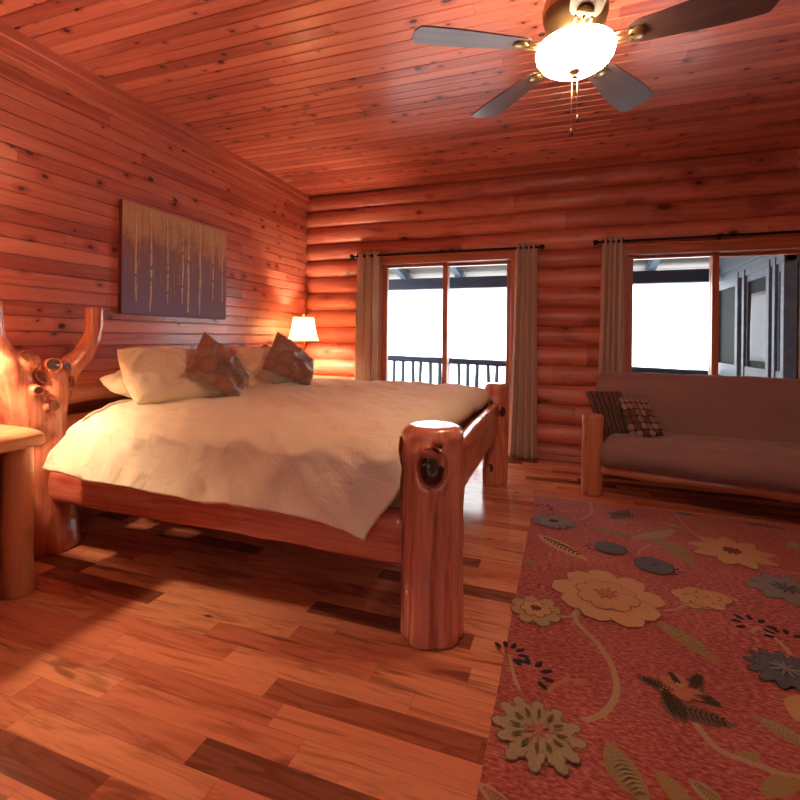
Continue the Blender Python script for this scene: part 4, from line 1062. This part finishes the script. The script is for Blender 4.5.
for k in range(5):
    a = math.radians(134+72*k)
    rot = Matrix.Rotation(a, 4, 'Z') @ Matrix.Rotation(math.radians(-12), 4, 'X')
    me_ = MB(); outl = []
    n = 22
    for i in range(n+1):
        t = i/n; x = .205+(.685-.205)*t
        w = .058+.026*sstep(0, .75, t)
        if t > .93: w *= math.sqrt(max(0.0, 1-((t-.93)/.07)**2))*.55+.45
        if t < .06: w *= .75+.25*t/.06
        outl.append((x, w))
    top = [(x, w) for x, w in outl]+[(x, -w) for x, w in outl[::-1]]
    me_.rings([[(x, y, z) for x, y in top] for z in (-.003, .003)], True, True, 0, False)
    bl = me_.build('blade', M['blade'], fan, (0, 0, 0), loc=(0, 0, L_(ZB))); bl.rotation_euler = rot.to_euler()
    mi = MB()
    mi.tube([(.085, 0, .02), (.13, 0, .006), (.18, 0, -.010), (.22, 0, -.008)], [.012, .010, .009, .006], 10, sub=4)
    mi.lathe([(.001, -.011), (.030, -.011), (.033, -.007), (.030, -.0031)], (.235, 0, 0), 20)
    mi.tube([(.13, .0, .004), (.165, .026, -.006), (.215, .028, -.008)], [.006, .006, .004], 8, sub=4); mi.tube([(.13, .0, .004), (.165, -.026, -.006), (.215, -.028, -.008)], [.006, .006, .004], 8, sub=4)
    mi.build('blade_iron', M['brass_light'], bl)

# ------------------------------------------------------------------ porch outside
mb = MB(); mb.box((-5.5, YB+.16, -.16), (1.86, 7.25, -.06)); struct(mb.build('deck_floor', M['deck']), 'weathered porch deck outside the glass door', 'deck')
mb = MB()
mb.rings([[(x, y, z) for y, z in ((YB+.16, 2.62), (7.5, 2.13), (7.5, 2.16), (YB+.16, 2.66))] for x in (-5.5, 2.0)], True, True, 0, False)
struct(mb.build('porch_roof', M['roof_board']), 'sloping board roof over the porch', 'roof')
for k in range(8):
    x = -5.0+k*.86; mb = MB()
    mb.rings([[(x+a, y, z) for a, z in ((0, z0), (.09, z0), (.09, z0+.12), (0, z0+.12))] for y, z0 in ((YB+.16, 2.495), (7.45, 2.015))], True, True, 0, False)
    struct(mb.build('porch_rafter', M['porch_z']), 'dark rafter under the porch roof', 'rafter')['group'] = 'porch rafters'
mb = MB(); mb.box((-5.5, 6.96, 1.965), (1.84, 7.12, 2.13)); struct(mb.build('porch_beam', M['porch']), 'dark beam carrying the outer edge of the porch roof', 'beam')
mb = MB(); mb.log((-2.86, 7.03, -.06), (-2.86, 7.03, 1.965), .075, .07, seg=20, n=20); struct(mb.build('porch_post', M['porch_z']), 'dark porch post beyond the door behind the bed', 'post')
ro = (-1.6, 7.03, -.06)
rl = thing('porch_railing', 'weathered porch railing with round balusters beyond the glass door and window', 'railing', ro)
def rz(x): return .885-.022*(x+2.7)
for dz, r_, nm in ((0, .045, 'top_rail'), (-.74, .03, 'bottom_rail')):
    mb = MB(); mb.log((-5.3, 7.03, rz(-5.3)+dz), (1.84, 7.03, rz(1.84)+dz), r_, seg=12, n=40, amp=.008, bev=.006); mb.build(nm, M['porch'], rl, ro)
for k in range(48):
    x = -5.2+k*.147; mb = MB(); jx = .02*math.sin(k*2.3)
    mb.tube([(x, 7.03, rz(x)-.74), (x+jx, 7.03+.01*math.sin(k), rz(x)-.4), (x+jx*.3, 7.03, rz(x)-.01)], [.034, .030+.004*math.sin(k*1.7), .028], 8, sub=3, amp=.004)
    mb.build('baluster', M['porch_z'], rl, ro)
# screened porch side wall running out from the house
WX = 1.87
so = (WX, 5.2, -.06)
def yy(px): return onx(px, 330, WX).y
mb = MB()
def wb(y0, y1, z0, z1, x0=WX, x1=WX+.10, mi=0): mb.box((x0, min(y0, y1), z0), (x1, max(y0, y1), z1), mi, bev=.004)
YE = 7.18
wb(YB+.17, YE, 2.06, 2.24, WX-.03, WX+.12); wb(YB+.17, YE, 1.93, 2.06, WX, WX+.1); wb(YB+.17, YE, -.06, .16)
bays = [(yy(735.5), yy(716)-.02), (yy(766.5), yy(744.5)), (YB+.22, yy(775.5))]
edges_ = [(YB+.17, YB+.24), (yy(775.5), yy(773)), (yy(769.5), yy(766.5)), (yy(744.5), yy(742.5)), (yy(738), yy(735.5)), (yy(716)-.03, YE)]
for a, b in edges_: wb(a, b, -.06, 2.0, WX-.01, WX+.09)
wall_sc = struct(mb.build('porch_side_wall', M['grey_trim'], origin=so), 'grey framed screened porch wall seen through the window behind the futon', 'wall')
mb = MB()
for a, b in ((yy(773), yy(769.5)), (yy(742.5), yy(738))): mb.box((WX+.03, a, -.06), (WX+.10, b, 1.95))
mb.build('dark_post', M['porch_z'], wall_sc, so)
mb = MB()
n_ = 16
for k in range(n_):
    y = YB+.20+k*(YE-YB-.22)/n_
    mb.box((WX+.04, y, .10), (WX+.06, y+.11, .78))
mb.build('lower_boards', M['grey_trim'], wall_sc, so)
for a, b in bays:
    w = .032
    mb = MB()
    mb.box((WX+.015, a, .86), (WX+.065, a+w, 1.94)); mb.box((WX+.015, b-w, .86), (WX+.065, b, 1.94)); mb.box((WX, a, .78), (WX+.075, b, .93)); mb.box((WX+.015, a+w, 1.86), (WX+.065, b-w, 1.94))
    sf = mb.build('screen_frame', M['grey_trim'], wall_sc, so)
    mb = MB(); mb.box((WX+.036, a+w, .93), (WX+.042, b-w, 1.86)); mb.build('screen', M['screen'], sf, so)
mb = MB(); mb.box((WX+.13, YB+.2, -.06), (WX+.16, YE, 2.2)); mb.build('inner_wall', M['screen'], wall_sc, so)
ya_, yb_ = yy(765), yy(748)
mb = MB(); mb.grid(lambda u, v: (WX+.026+.006*math.sin(v*3+u*4), ya_+(yb_-ya_)*u, 1.0+.72*v), 10, 12); o = solidify(mb.build('pale_reflection', M['pale_reflect'], wall_sc, so), .003); tag(o, 'pale curved reflection modelled as a panel in the screen')  # stands in for a white curved reflection, put in as a pale panel

# ------------------------------------------------------------------ daylight and exposure
w = bpy.data.worlds.new('overcast daylight'); SC.world = w; w.use_nodes = True
bg = w.node_tree.nodes['Background']; bg.inputs[0].default_value = (.97, .98, 1.0, 1); bg.inputs[1].default_value = 2.7
SC.view_settings.view_transform = 'Standard'; SC.view_settings.look = 'None'; SC.view_settings.exposure = 1.25; SC.view_settings.gamma = 1.0
SC.view_settings.use_curve_mapping = False
